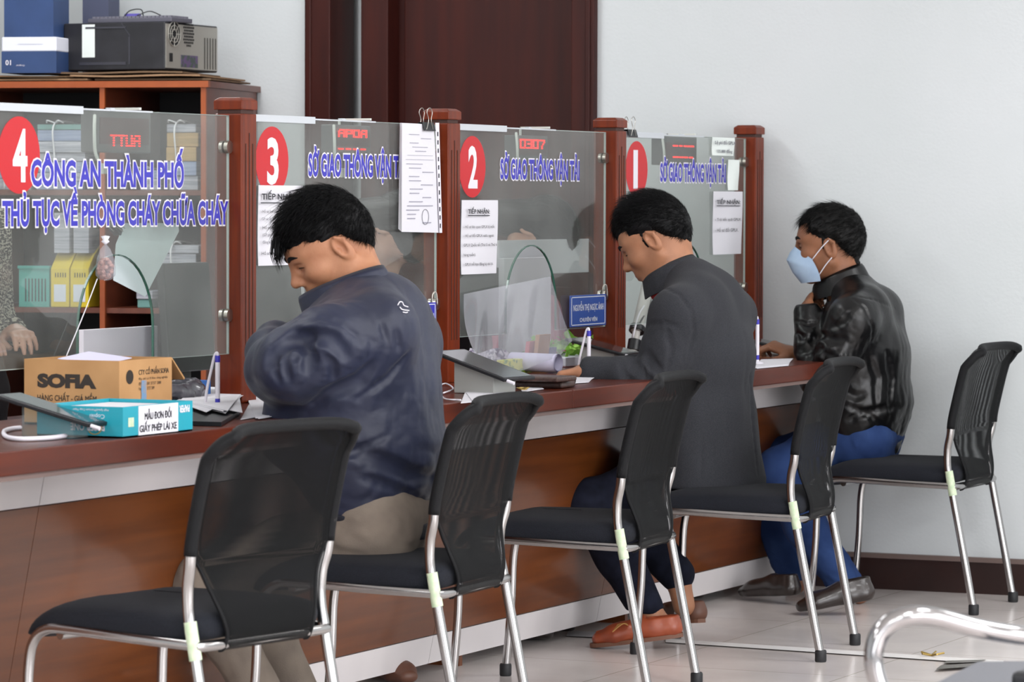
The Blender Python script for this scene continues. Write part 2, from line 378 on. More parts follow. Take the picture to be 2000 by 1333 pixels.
            for ax in range(3):
                sl = [slice(1, B+1)]*3; a = D[tuple(sl)]; sl[ax] = slice(2, B+2)
                bb = D[tuple(sl)]; x = (a < 0) != (bb < 0); E_ = np.argwhere(x)+1
                if len(E_) == 0: continue
                neg = (a < 0)[x]; e1 = np.zeros(3, int); e2 = np.zeros(3, int); e1[(ax+1) % 3] = 1; e2[(ax+2) % 3] = 1
                g = E_+o; q = np.stack([(g-e1-e2)@big, (g-e2)@big, g@big, (g-e1)@big], 1); q[~neg] = q[~neg][:, ::-1]; Q.append(q)
        K = np.concatenate(VK); P = np.concatenate(VP); Q = np.concatenate(Q)
        K, ix = np.unique(K, return_index=True); P = P[ix]
        J = np.searchsorted(K, Q); J = np.clip(J, 0, len(K)-1); ok = (K[J] == Q).all(1); J = J[ok]
        for _ in range(smooth):
            S = np.zeros_like(P); C = np.zeros(len(P))
            for a in range(4):
                b = (a+1) % 4; np.add.at(S, J[:, a], P[J[:, b]]); np.add.at(C, J[:, a], 1); np.add.at(S, J[:, b], P[J[:, a]]); np.add.at(C, J[:, b], 1)
            P = .5*P+.5*S/np.maximum(C, 1)[:, None]
        return P, J
def frame(az, pitch, roll=0):
    """head axes: columns forward, left, up for azimuth from +Y (positive turns away from the camera) and nod"""
    a, p = math.radians(az), math.radians(pitch)
    f = np.array([math.sin(a)*math.cos(p), math.cos(a)*math.cos(p), math.sin(p)]); l = np.array([-math.cos(a), math.sin(a), 0])
    u = np.cross(f, l); r = math.radians(roll); l2 = l*math.cos(r)+u*math.sin(r); u2 = u*math.cos(r)-l*math.sin(r)
    return np.stack([f, l2, u2], 1)
def head_ops(S, c, R, s=1.0, jaw=1.0):
    T = lambda *p: c+R@(np.array(p)*s)
    E = lambda p, r, k=.02, mode='u', rot=None: S.ell(T(*p), np.array(r)*s, R if rot is None else R@rot, k*s, mode)
    E((0, 0, .015), (.098, .076, .092)); E((.035, 0, .0), (.064, .066, .075), .03)
    E((.03, 0, -.062), (.062, .056*jaw, .05), .035); E((.066, 0, -.105), (.022, .026, .018), .03)
    for y in (1, -1):
        S.cone(T(-.005, .06*y*jaw, -.06), T(.06, .026*y, -.105), .016*s, .015*s, .03*s)
        E((.062, .046*y, -.035), (.026, .022, .02), .022)
        S.cone(T(.084, .012*y, .012), T(.07, .046*y, .014), .009*s, .009*s, .016*s)
        E((.094, .031*y, -.012), (.016, .017, .011), .012, 's')
        S.ell(T(.078, .031*y, -.012), np.array((.0135, .0135, .0135))*s, None, .002)
        S.cone(T(.0895, .019*y, -.0075), T(.0835, .044*y, -.0095), .0056*s, .0046*s, .003*s)
        S.cone(T(.0885, .021*y, -.019), T(.083, .043*y, -.018), .003*s, .003*s, .004*s)
        a = math.radians(18); er = np.array([[math.cos(a), 0, math.sin(a)], [0, 1, 0], [-math.sin(a), 0, math.cos(a)]])
        E((-.008, .080*y, -.018), (.0195, .0085, .033), .006, 'u', er)
        E((-.004, .089*y, -.015), (.0115, .0105, .0215), .003, 's', er)
        S.cone(T(-.02, .085*y, .0), T(-.002, .086*y, .013), .0035*s, .0035*s, .004*s); S.cone(T(-.02, .085*y, .0), T(-.016, .083*y, -.032), .0035*s, .003*s, .004*s)
        E((.004, .08*y, -.02), (.006, .005, .007), .004)
    S.cone(T(.094, 0, .002), T(.114, 0, -.036), .0075*s, .0105*s, .014*s)
    E((.114, 0, -.04), (.012, .0125, .0105), .008)
    for y in (1, -1): E((.104, .0125*y, -.044), (.0105, .0075, .008), .006)
    for y in (1, -1): E((.108, .0075*y, -.0525), (.005, .0035, .004), .003, 's')
    E((.082, 0, -.068), (.018, .026, .02), .02)
    S.cone(T(.094, .019, -.0735), T(.099, 0, -.0715), .0042*s, .0058*s, .004*s); S.cone(T(.094, -.019, -.0735), T(.099, 0, -.0715), .0042*s, .0058*s, .004*s)
    S.cone(T(.092, .016, -.082), T(.096, 0, -.083), .0045*s, .0065*s, .004*s); S.cone(T(.092, -.016, -.082), T(.096, 0, -.083), .0045*s, .0065*s, .004*s)
    return T
M_SKIN = mat('skin_tan', 'a87759', .5, spec=.3, col2='9c6a4f', scale=22, sss=.06, bump=.05, bscale=260)
M_SKIN2 = mat('skin_warm', 'a67457', .5, spec=.3, col2='986a50', scale=22, sss=.06, bump=.05, bscale=260)
M_SKIN3 = mat('skin_brown', '8e5f45', .5, spec=.3, col2='805740', scale=22, sss=.06, bump=.05, bscale=260)
M_SKIN4 = mat('skin_light', 'cfa28c', .5, col2='c4947e', scale=22, sss=.12)
M_HAIR = mat('black_hair', '050506', .6, col2='0a0a0c', scale=60, spec=.18); M_HAIR3 = mat('greying_hair', '080808', .6, col2='1e1d1c', scale=90, spec=.2, lo=.5, hi=.75)
M_HAIRB = mat('dark_brown_hair', '0d0808', .5, spec=.2, col2='150d0c', scale=60)
M_EYE = mat('eye_white', 'd9d3cc', .2); M_IRIS = mat('dark_iris', '1c120d', .1)
def hair(parent, c, R, s, m, keep, nb=None, thick=.012, seed=1, n=2600, length=.022, sweep=(-.6, 0, .2), vox=.0025, spike=.4, name='hair', front=None):
    """keep(q)>0 where hair grows (q in head units); a cap with strand relief, plus loose strands"""
    H = SDF(); T = lambda *p: c+R@(np.array(p)*s)
    H.ell(T(-.002, 0, .018), np.array((.098+thick, .0765+thick*.8, .093+thick))*s, R, 0)
    sw = np.array(sweep)/np.linalg.norm(sweep)
    if nb is not None:
        a0 = T(-.03, 0, -.05); dn = (nb-a0)/np.linalg.norm(nb-a0); H.cone(a0, a0+dn*.075*s, .0585*s, .0605*s, .012)
    def relief(P):
        q = (P-c)@R/s; a = q-np.outer(q@sw, sw)*.86
        return (vnoise(a*420, seed)*.0011+vnoise(a*130, seed+5)*.0022)*s
    H.disp(relief); H.disp(lambda P: thick*s*.85*(1-np.clip(keep((P-c)@R/s)/.04, 0, 1))**1.5)
    H._p(lambda P: keep((P-c)@R/s)*s, c, 99, .006, 's')
    # inner hollow keeps the cap from filling the head
    V, Fq = H.mesh(vox)
    o = build(name, (V, Fq), m, parent, smooth=True)
    r = np.random.RandomState(seed); mb = MB(); k = 0; vs = []; fs = []
    while k < n:
        d = r.normal(size=3); d /= np.linalg.norm(d); q = np.array((-.002, 0, .018))+d*np.array((.096+thick, .075+thick*.8, .091+thick))
        if keep(q[None])[0] < .004: continue
        kq = min(1, max(.12, keep(q[None])[0]/.045)); q = q-d*thick*.8*(1-kq)**1.5; L = length*(.5+r.rand()*.9)*(1+1.0*max(0, d[2])**2)*kq; nn = d/np.array((1, .8, 1)); nn /= np.linalg.norm(nn)
        t = sw-nn*(sw@nn); t = t/(np.linalg.norm(t)+1e-6)+(lambda z_: z_-nn*(z_@nn))(r.normal(size=3)*.3); g = np.array([0, 0, -.4])
        side = np.cross(nn, t); side /= np.linalg.norm(side)+1e-6; wd = .0007
        p0 = q-nn*.003; tp_ = spike*(.2+1.0*max(0, d[2])**2); p1 = q+t*L*.5+nn*L*tp_*.7; p2 = q+t*L*(1-.3*tp_)+nn*L*tp_+g*L*.2
        b = len(vs)
        for p, ww in ((p0, wd), (p1, wd*.8)):
            vs += [p+side*ww, p-side*ww, p+nn*ww*1.2]
        vs.append(p2); fs += [(b, b+1, b+4, b+3), (b+1, b+2, b+5, b+4), (b+2, b, b+3, b+5), (b+3, b+4, b+6), (b+4, b+5, b+6), (b+5, b+3, b+6)]; k += 1
    V = c+(np.array(vs)@R.T)*s
    build('hair_strands', (V, fs), m, o, smooth=True)
    return o
def eyes(parent, c, R, s):
    for y in (1, -1):
        e = MB(); ctr = c+R@(np.array((.0778, .0305*y, -.0125))*s)
        e.grid(lambda a, b: ctr+.0128*s*np.array([math.cos(2*math.pi*a)*math.sin(math.pi*b), math.sin(2*math.pi*a)*math.sin(math.pi*b), math.cos(math.pi*b)]), 20, 12, True)
        o = build('eye', e, M_EYE, parent, smooth=True)
        i = MB(); i.lathe([(.0058*s, .0105*s), (.0056*s, .0122*s), (.003*s, .0134*s), (.0002, .0137*s)], ctr, 16, R[:, 0]*.9+R[:, 2]*-.35); build('iris', i, M_IRIS, o, smooth=True)
def brows(parent, c, R, s, m):
    mb = MB()
    for y in (1, -1):
        mb.tube([c+R@(np.array(p)*s) for p in ((.1035, .012*y, .013), (.1005, .028*y, .019), (.0865, .0485*y, .014))], [.0042*s, .0048*s, .0016*s], 8)
    build('eyebrows', mb, m, parent, smooth=True); mb = MB()
    for y in (1, -1): mb.tube([c+R@(np.array(p)*s) for p in ((.0925, .0185*y, -.0125), (.0935, .03*y, -.0105), (.0865, .0455*y, -.013))], .0012*s, 6)
    build('eyelashes', mb, M_HAIR, parent, smooth=True)
def hand(S, wrist, d, up, curl=(.5, .5, .5, .5), thumb=.3, s=1.0, side=1, spread=.1):
    """palm and five fingers; d = direction from wrist to fingers, up = back of the hand, side = +1 thumb on (d x up)"""
    d = np.array(d, float); d /= np.linalg.norm(d); up = np.array(up, float); up -= d*(up@d); up /= np.linalg.norm(up); t = np.cross(d, up)*side
    w = np.array(wrist, float); P = lambda a, b, c: w+(d*a+t*b+up*c)*s
    S.ecap(P(-.02, 0, 0), P(.02, 0, 0), (.026*s, .019*s), (.034*s, .017*s), t, .015)
    S.ecap(P(.02, .0, 0), P(.08, 0, .003), (.035*s, .0165*s), (.037*s, .0125*s), t, .015)
    tips = []
    for i, (b, L, r) in enumerate(((.028, .074, .0088), (.01, .082, .009), (-.009, .076, .0086), (-.027, .06, .0076))):
        c = curl[i]; p = P(.085-.004*abs(i-1), b, .002); a = 0; pts = [p]; fan = (b/.03)*spread
        for j, f in enumerate((.45, .3, .25)):
            a += c*(.9, 1.1, .8)[j]
            dr = (d*math.cos(a)-up*math.sin(a))+t*fan; p = p+dr/np.linalg.norm(dr)*L*f*s; pts.append(p)
        S.chain([P(.06, b*.9, 0)]+pts, np.array([r*1.05, r*1.08, r, r*.93, r*.78])*s, .004); tips.append(pts[-1])
    q = P(.012, .026, -.004); a1 = P(.045, .026+.03*(1-thumb*.5), -.012-.02*thumb); a2 = P(.075, .026+.036*(1-thumb), -.018-.03*thumb); a3 = P(.1, .026+.03*(1-thumb*1.3), -.02-.036*thumb)
    S.chain([q, a1, a2, a3], np.array([.0155, .0125, .0105, .0085])*s, .008); tips.append(a3)
    return tips
def shoe(parent, heel, toe, m, w=.045, h=.075, name='shoe', sole=None, loaf=False):
    """heel and toe points at sole level"""
    A = np.array(heel, float); B = np.array(toe, float); L = np.linalg.norm(B-A); d = (B-A)/L; lat = np.cross(d, [0, 0, 1.]); lat /= np.linalg.norm(lat); u = np.cross(lat, d)
    P = lambda a, b, c: A+d*a*L+lat*b+u*c
    S = SDF(); S.ecap(P(.12, 0, .028), P(.3, 0, .028), (w*.72, .028), (w*.75, .028), lat, .02); S.ecap(P(.3, 0, .028), P(.72, 0, .026), (w*.75, .03), (w, .026), lat, .03)
    S.ecap(P(.72, 0, .026), P(.9, 0, .02), (w, .026), (w*.7, .019), lat, .03)
    S.ecap(P(.14, 0, .03), P(.16, 0, h), (w*.7, .03), (w*.62, .034), lat, .02); S.ecap(P(.32, 0, h*.8), P(.6, 0, .035), (w*.6, .02), (w*.75, .02), lat, .03)
    S.half(P(.5, 0, .004), -u, .003); S.cut(P(.12, 0, h*.92), u+d*.0, .075, .006); S.ecap(P(.12, 0, h+.006), P(.30, 0, h*.98), (w*.5, .018), (w*.48, .016), lat, .004, 's')
    if loaf:
        S.cone(P(.62, -w*.75, .045), P(.9, 0, .04), .004, .004, .004); S.cone(P(.62, w*.75, .045), P(.9, 0, .04), .004, .004, .004)
        S.cone(P(.56, -w*.8, .05), P(.56, w*.8, .05), .006, .006, .006)
    V, Fq = S.mesh(.0035, smooth=1); o = build(name, (V, Fq), m, parent, smooth=True)
    if sole:
        pr = [(a, w*(.80+.22*a)*math.sqrt(max(0, 1-abs(2*a-1)**3.2))+.001) for a in np.linspace(0.02, .995, 30)]
        poly = [(a*L, b) for a, b in pr]+[(a*L, -b) for a, b in pr[::-1]]
        mb = MB().prism(poly, A-u*.002, d, lat, u, .012); build('sole', mb, sole, o)
    return o
# ------------------------------------------------------------ the room
WX = 11.97
struct('floor', MB().box((-2.2, -3.7, -.1), (WX+.3, 8.7, 0)), MATS['floor_tiles'])
struct('ceiling', MB().box((-2.2, -3.7, 3.2), (WX+.3, 8.7, 3.3)), mat('ceiling_paint', 'e6e6e4', .8))
DY0, DY1, DZ = on(0, WX, 1167, 100)[1], on(0, WX, 602, 100)[1], 2.35
b = MB().box((WX, -3.5, 0), (WX+.2, DY0, 3.2)); b.box((WX, DY1, 0), (WX+.2, 8.5, 3.2)); b.box((WX, DY0, DZ), (WX+.2, DY1, 3.2)); b.box((WX+.2, -3.5, 0), (WX+.25, 8.5, 3.2))
struct('wall_back', b, M_WALL)
struct('wall_right', MB().box((-2, -3.7, 0), (WX, -3.5, 3.2)), M_WALL); struct('wall_left', MB().box((-2, 8.5, 0), (WX, 8.7, 3.2)), M_WALL)
struct('wall_front', MB().box((-2.2, -3.7, 0), (-2, 8.7, 3.2)), M_WALL)
# baseboard: dark board with a paler cap
b = MB().box((WX-.018, -3.5, 0), (WX, 4.5, .105)); struct('baseboard_back', b, M_BASE); struct('trim_1', MB().box((WX-.022, -3.5, .105), (WX, 4.5, .121)), M_BASETOP)
# door in its deep frame
yq = lambda px: on(0, WX, px, 100)[1]
d = struct('door_1', MB().box((WX+.12, DY0+.05, 0), (WX+.17, yq(695), DZ-.06)), M_DOOR)
mb = MB()
for a, c, t in ((DY0, yq(1122), .03), (yq(652), DY1, .03)): mb.box((WX-t, a, 0), (WX+.16, c, DZ))
mb.box((WX-.03, DY0, DZ-.1), (WX+.16, DY1, DZ+.04)); mb.box((WX-.036, yq(616)-.0, 0), (WX-.028, yq(606), DZ)); mb.box((WX-.036, yq(1160), 0), (WX-.028, yq(1150), DZ))
struct('trim_2', mb, M_DOOR, bevel=.004)
struct('trim_3', MB().box((WX+.03, yq(750), 0), (WX+.12, yq(697), DZ)), M_DOOR, bevel=.003)
mb = MB(); a, c = DY0+.12, yq(762)
for z0, z1 in ((.2, 1.0), (1.12, 2.2)):
    mb.box((WX+.112, a, z0), (WX+.12, c, z1))
struct('trim_4', mb, M_DOOR, bevel=.006)

# ------------------------------------------------------------ counter
YS, ZT = 4.1235, .79
X0C, X1C = 6.2, WX-.005
ct = thing('service_counter', 'long brown veneer service counter with grey laminate band, overhanging slab and sloping front', 'counter', ((X0C+X1C)/2, 4.5, 0))
mb = MB().box((X0C, YS, ZT-.051), (9.30, 4.72, ZT)); mb.box((9.303, YS, ZT-.051), (X1C, 4.72, ZT))
build('counter_slab', mb, M_TOP, ct, bevel=.003)
build('slab_lip', MB().box((X0C, YS+.006, ZT-.062), (X1C, YS+.03, ZT-.051)), mat('slab_underside', '6d5a55', .5), ct)
sl = .2; fy = lambda z: 4.39+sl*(.628-z)
def sheet(z0, z1, xa, xb, th=.02, off=0):
    return MB().add([(xa, fy(z0)+off, z0), (xb, fy(z0)+off, z0), (xb, fy(z1)+off, z1), (xa, fy(z1)+off, z1), (xa, fy(z0)+th+off, z0), (xb, fy(z0)+th+off, z0), (xb, fy(z1)+th+off, z1), (xa, fy(z1)+th+off, z1)],
                    [(0, 1, 2, 3), (7, 6, 5, 4), (0, 4, 5, 1), (1, 5, 6, 2), (2, 6, 7, 3), (3, 7, 4, 0)])
seams = [X0C, 7.02, 8.18, 9.20, 10.35, X1C]
for a, c in zip(seams[:-1], seams[1:]):
    build('grey_band', sheet(.631, ZT-.055, a+.0015, c-.0015), M_STRIP, ct)
    build('front_panel', sheet(.116, .628, a+.001, c-.001), M_PANEL, ct)
    build('kick_board', sheet(.035, .113, a+.0015, c-.0015), M_STRIP, ct)
for x in (6.3, 7.1, 8.26, 9.44, 10.62, 11.9): build('partition', MB().box((x, 4.53, 0), (x+.02, 4.71, ZT-.055)), M_PANEL, ct)
# inner desk on the staff side
st = thing('staff_desk', 'brown staff desk running behind the glass at the counter', 'desk', (9.1, 5.0, 0))
build('desk_top', MB().box((7.6, 4.73, .70), (X1C, 5.30, .735)), M_TOP, st)
for x in (7.62, 8.8, 10.0, 11.2): build('side_panel', MB().box((x, 4.75, 0), (x+.03, 5.25, .70)), M_PANEL, st)

# ------------------------------------------------------------ posts, panes, notices
PX = [7.09, 8.28, 9.47, 10.66, 11.845]; PW = .078; PY = 4.581; GY = 4.62; GT, GB = 1.513, .914
POSL = ['square wooden post with orange cap right of the pane numbered 4', 'square wooden post between panes 3 and 2, beside the clipped paper bundle', 'square wooden post between panes 2 and 1, right of the small blue nameplate', 'last square wooden post right of pane 1, close to the white wall']
for i, X in enumerate(PX):
    if i == 0: continue
    t = thing('counter_post', POSL[i-1], 'post', (X+PW/2, PY+PW/2, ZT), 'wooden posts along the counter')
    mb = MB().box((X, PY, ZT), (X+PW, PY+PW, 1.518)); build('post_shaft', mb, M_WOODP, t, bevel=.003)
    mb = MB()
    for g in (-.018, 0, .018): mb.box((X+PW/2+g-.0018, PY-.0012, ZT+.12), (X+PW/2+g+.0018, PY+.001, 1.47-abs(g)*1.5))
    build('groove', mb, mat('groove_dark', '3a1d14', .6), t)
    build('neck', MB().box((X+.006, PY+.006, 1.518), (X+PW-.006, PY+PW-.006, 1.528)), mat('groove_dark', '3a1d14'), t)
    c = MB(); z0, z1, z2 = 1.528, 1.551, 1.559; e = .002; q = .009
    c.add([(X-e, PY-e, z0), (X+PW+e, PY-e, z0), (X+PW+e, PY+PW+e, z0), (X-e, PY+PW+e, z0), (X-e, PY-e, z1), (X+PW+e, PY-e, z1), (X+PW+e, PY+PW+e, z1), (X-e, PY+PW+e, z1),
           (X+q, PY+q, z2), (X+PW-q, PY+q, z2), (X+PW-q, PY+PW-q, z2), (X+q, PY+PW-q, z2)],
          [(3, 2, 1, 0), (0, 1, 5, 4), (1, 2, 6, 5), (2, 3, 7, 6), (3, 0, 4, 7), (4, 5, 9, 8), (5, 6, 10, 9), (6, 7, 11, 10), (7, 4, 8, 11), (8, 9, 10, 11)])
    build('cap', c, M_WOODP, t, bevel=.002)
UX, UZ, NY = np.array([1., 0, 0]), np.array([0, 0, 1.]), np.array([0, -1., 0])
def disc(mb, x, z, r, y0, y1, n=40):
    mb.prism([(r*math.cos(2*math.pi*k/n), r*math.sin(2*math.pi*k/n)) for k in range(n)], (x, y0, z), UX, UZ, NY, y0-y1)
PL = ['tall clear glass screen with red number 4 sticker and two lines of blue lettering', 'clear glass screen with red number 3 sticker behind the man in the slate jacket', 'clear glass screen with red number 2 sticker and plastic film at its arch', 'clear glass screen with red number 1 sticker nearest the white wall']
S3 = 'SỞ GIAO THÔNG VẬN TẢI'
for i in range(4):
    xa, xb = PX[i]+PW+.002, PX[i+1]-.001; th = .006
    t = thing('glass_screen', PL[i], 'screen', ((xa+xb)/2, GY, ZT), 'numbered glass screens on the counter')
    h0, h1 = (7.56, 7.905) if i == 0 else (xa+.386, xa+.739); ar = []
    cx, rx, rz = (h0+h1)/2, (h1-h0)/2, .175; zc = 1.168-rz
    arc = [(h0, GB)]+[(cx-rx*math.cos(a), zc+rz*math.sin(a)) for a in np.linspace(0, math.pi, 22)]+[(h1, GB)]
    poly = [(xa, GB), ]+arc+[(xb, GB), (xb, GT), (xa, GT)]
    # pane as two clean halves split over the arch
    mid = 12; L1 = [(xa, GB)]+arc[:mid]+[(arc[mid-1][0], GT), (xa, GT)]; R1 = [arc[mid-1]]+arc[mid:]+[(xb, GB), (xb, GT), (arc[mid-1][0], GT)]
    vs = []; fs = []
    for P_ in (L1, R1):
        n0 = len(vs); vs += [(x, GY-th/2, z) for x, z in P_]; fs.append(tuple(range(n0, n0+len(P_))))
    bm = MB(); bm.v = vs; bm.f = fs
    bm2 = MB().add(vs, fs); bm2.add([(x, GY+th/2, z) for x, _, z in vs], [tuple(reversed(f)) for f in fs]); build('pane', bm2, M_GLASS, t)
    e1 = MB(); e1.box((xa, GY-th/2, GT-.0015), (xb, GY+th/2, GT+.0005)); e1.box((xa, GY-th/2, GB-.0005), (h0, GY+th/2, GB+.001)); e1.box((h1, GY-th/2, GB-.0005), (xb, GY+th/2, GB+.001)); e1.box((xb-.002, GY-th/2, GB), (xb+.001, GY+th/2, GT))
    build('polished_edge', e1, M_EDGEL, t)
    e2 = MB()
    for (a, b_), (c, d_) in zip(arc[:-1], arc[1:]):
        n = np.array([-(d_-b_), c-a]); n = n/np.linalg.norm(n)*.003
        e2.add([(a, GY-th/2, b_), (c, GY-th/2, d_), (c, GY+th/2, d_), (a, GY+th/2, b_), (a+n[0], GY-th/2, b_+n[1]), (c+n[0], GY-th/2, d_+n[1]), (c+n[0], GY+th/2, d_+n[1]), (a+n[0], GY+th/2, b_+n[1])],
               [(0, 1, 2, 3), (7, 6, 5, 4), (0, 4, 5, 1), (1, 5, 6, 2), (2, 6, 7, 3), (3, 7, 4, 0)])
    build('arch_edge', e2, M_EDGE, t)
    for z in (1.434, 1.012):
        k = MB(); disc(k, xb-.012, z, .016, GY-.003, GY-.013); disc(k, xb-.012, z, .016, GY+.012, GY+.003); k.cyl((xb-.012, GY-.01, z), (xb+.004, GY-.01, z), .003)
        build('glass_clamp', k, M_STEEL, t, smooth=40)
    k = MB().box((xa, GY-.010, GT-.012), (xa+(.37 if i else .40), GY+.010, GT+.006)); build('top_strip', k, M_TAPE, t)
    k = MB().box((xa+.37, GY-.005, GT-.002), (xb-.38, GY-.0035, GT+.002)); k.box((xa+.53, GY-.006, GT-.001), (xa+.55, GY+.006, GT+.006)); build('tape', k, M_TAPE, t)
    # red number disc
    rc = .088; cx_ = (7.301, 8.505, 9.700, 10.902)[i]; cz = (1.402, 1.402, 1.398, 1.402)[i]; y = GY-th/2
    k = MB(); k.prism([(rc*math.cos(a), rc*math.sin(a)) for a in np.linspace(0, 2*math.pi, 48, endpoint=False)], (cx_, y-.0003, cz), UX, UZ, NY, .0004)
    lab(build('number_sticker', k, M_RED, t), 'round red sticker with white numeral')
    text('4321'[i], (cx_-.028, y-.0012, cz-.062), UX, UZ, .062 if i < 3 else .036, .122, M_WHITE, t, 'numeral', bold=.03)
    if i == 0:
        rows = [('CÔNG AN THÀNH PHỐ', 7.352, 8.047, 1.333, 1.424), ('THỦ TỤC VỀ PHÒNG CHÁY CHỮA CHÁY', 7.230, 8.268, 1.226, 1.328)]
    else:
        dx = [0, 8.703-9.889, 0, 11.094-9.889][i]
        rows = [(S3, 9.889+dx, 10.452+dx, 1.350, 1.441)]
    for s_, x0, x1, z0, z1 in rows:
        text(s_, (x0, y-.0010, z0), UX, UZ, x1-x0, z1-z0, M_WHITE, t, 'lettering_outline', bold=.085, ref=(s_, .0), n=NY)
        text(s_, (x0, y-.0020, z0), UX, UZ, x1-x0, z1-z0, M_BLUE, t, 'lettering', bold=.035, ref=(s_, .0), n=NY)

def sheet_on_glass(name, label, c, px, lines, head=None, group='paper notices on the glass', skew=0, mcol=None, dy=.006):
    """paper taped in front of the glass; px = left, right, top, bottom in the photo"""
    l, r_, tp, bt = px; y = GY-dy; a = on(1, y, l, tp); b_ = on(1, y, r_, bt); z1, z0, x0, x1 = a[2], b_[2], a[0], b_[0]
    g = MB().grid(lambda u, v: (x0+(x1-x0)*u, y+.003*math.sin(u*5+v*3)*(.3+v)-.0045, z1+(z0-z1)*v), 8, 10)
    n = len(g.v); g.v += [(a_, b2+.0006, c_) for a_, b2, c_ in g.v]; g.f += [tuple(reversed([q+n for q in f])) for f in g.f]
    o = tag(build(name, g, mcol or M_PAPER, smooth=True), label, c, group); W_, H_ = x1-x0, z1-z0
    for s_, fx, fy_, fw, fh, bo, gy in lines:
        text(s_, (x0+W_*fx, y-.0112, z0+H_*fy_), UX, UZ, W_*fw, H_*fh, M_INK if not gy else M_INKG, o, 'print', bold=bo)
    if head:
        fx, fy_, fw = head; k = MB().box((x0+W_*fx, y-.0110, z0+H_*fy_), (x0+W_*(fx+fw), y-.0106, z0+H_*(fy_+.012))); build('underline', k, M_INK, o)
    return o
sheet_on_glass('paper_notice', 'white paper notice headed in bold, taped on screen 3 left of the slate jacket man', 'notice', (502, 588, 362, 517),
    [('TIẾP NHẬN:', .02, .80, .84, .14, .02, 0), ('- Hồ sơ lĩnh vực Giao thông đô thị (GP', .0, .645, .93, .06, 0, 0), ('GP và lệ, GP lưu hành quá khổ', .02, .555, .78, .055, 0, 1), ('Hồ sơ lĩnh vực vận tải,', .04, .445, .72, .06, 0, 0),
     ('(GP phép kinh doanh vận', .04, .355, .66, .05, 0, 1), ('đăng ký xe máy chuyên dùng', .04, .265, .7, .05, 0, 1), ('Hồ sơ lĩnh vực thẩm định', .02, .125, .82, .06, 0, 0)], (.0, .775, .85))
sheet_on_glass('paper_notice', 'white paper notice with five lines of print taped on screen 2 below the red number', 'notice', (899, 969, 391, 534),
    [('TIẾP NHẬN:', .12, .80, .6, .11, .02, 0), ('- Hồ sơ liên quan GPLX bị mất;', .0, .61, .86, .06, 0, 0), ('- Hồ sơ đổi GPLX nước ngoài;', .0, .49, .84, .06, 0, 0), ('GPLX Quốc tế (Thứ 5 và Thứ 6', .0, .365, .92, .06, 0, 0), ('hàng tuần);', .0, .235, .33, .06, 0, 0), ('- GPLX trễ hạn đăng ký thi lại.', .0, .105, .82, .06, 0, 0)], (.12, .785, .6))
sheet_on_glass('paper_notice', 'white paper notice with two lines of print at the right edge of screen 1', 'notice', (1391, 1447, 374, 496),
    [('TIẾP NHẬN:', .05, .78, .82, .12, .02, 0), ('- Trả kết quả GPLX;', .0, .52, .9, .07, 0, 0), ('- Hồ sơ đổi GPLX.', .0, .36, .8, .07, 0, 0)], (.05, .765, .82))
sheet_on_glass('fee_notice', 'pale strip notice at the top right corner of screen 1 above the lettering', 'notice', (1389, 1432, 268, 305),
    [('Lệ phí đổi GPLX', .04, .56, .92, .3, .01, 1), ('135.000 đồng', .12, .1, .7, .27, .01, 1)], None, mcol=mat('pale_paper', 'dfe6e2', .7))
sheet_on_glass('blank_sheet', 'blank pale sheet taped behind the printed notice on screen 1', 'paper', (1420, 1441, 312, 372), [], None, mcol=mat('pale_paper', 'dfe6e2', .7), dy=.0055)

# queue number LED displays hung inside the screens
LD = [((185, 295, 212, 300), 'dark LED queue display hung inside screen 4 showing red glyphs', [(215, 275, 262, 288, 'TTUA')]),
      ((652, 724, 243, 302), 'dark LED queue display inside screen 3 with two rows of red glyphs', [(660, 718, 252, 270, 'AP0A'), (660, 718, 289, 294, '----')]),
      ((1008, 1070, 264, 318), 'dark LED queue display inside screen 2 reading red digits', [(1015, 1065, 271, 292, '0307')]),
      ((1294, 1361, 266, 324), 'grey LED queue display inside screen 1 with two faint red rows', [(1314, 1356, 283, 288, '=~=='), (1314, 1356, 305, 310, '==--')])]
FONT5 = {'0': '11111 10001 10001 10001 11111', '3': '11111 00001 01111 00001 11111', '7': '11111 00001 00010 00100 00100', 'A': '01111 10001 11111 10001 10001', 'P': '11111 10001 11111 10000 10000',
         'T': '11111 00100 00100 00100 00100', 'U': '10001 10001 10001 10001 11111', '-': '11110', '=': '11111', '~': '01110'}
M_LED = mat('red_led', 'ff1008', .4, emit=4); M_LEDG = mat('led_window', '3a1a1a', .4); M_LEDB = mat('led_housing', '4b4c4d', .5); M_CORD = mat('pale_cord', 'c9ccc6', .5)
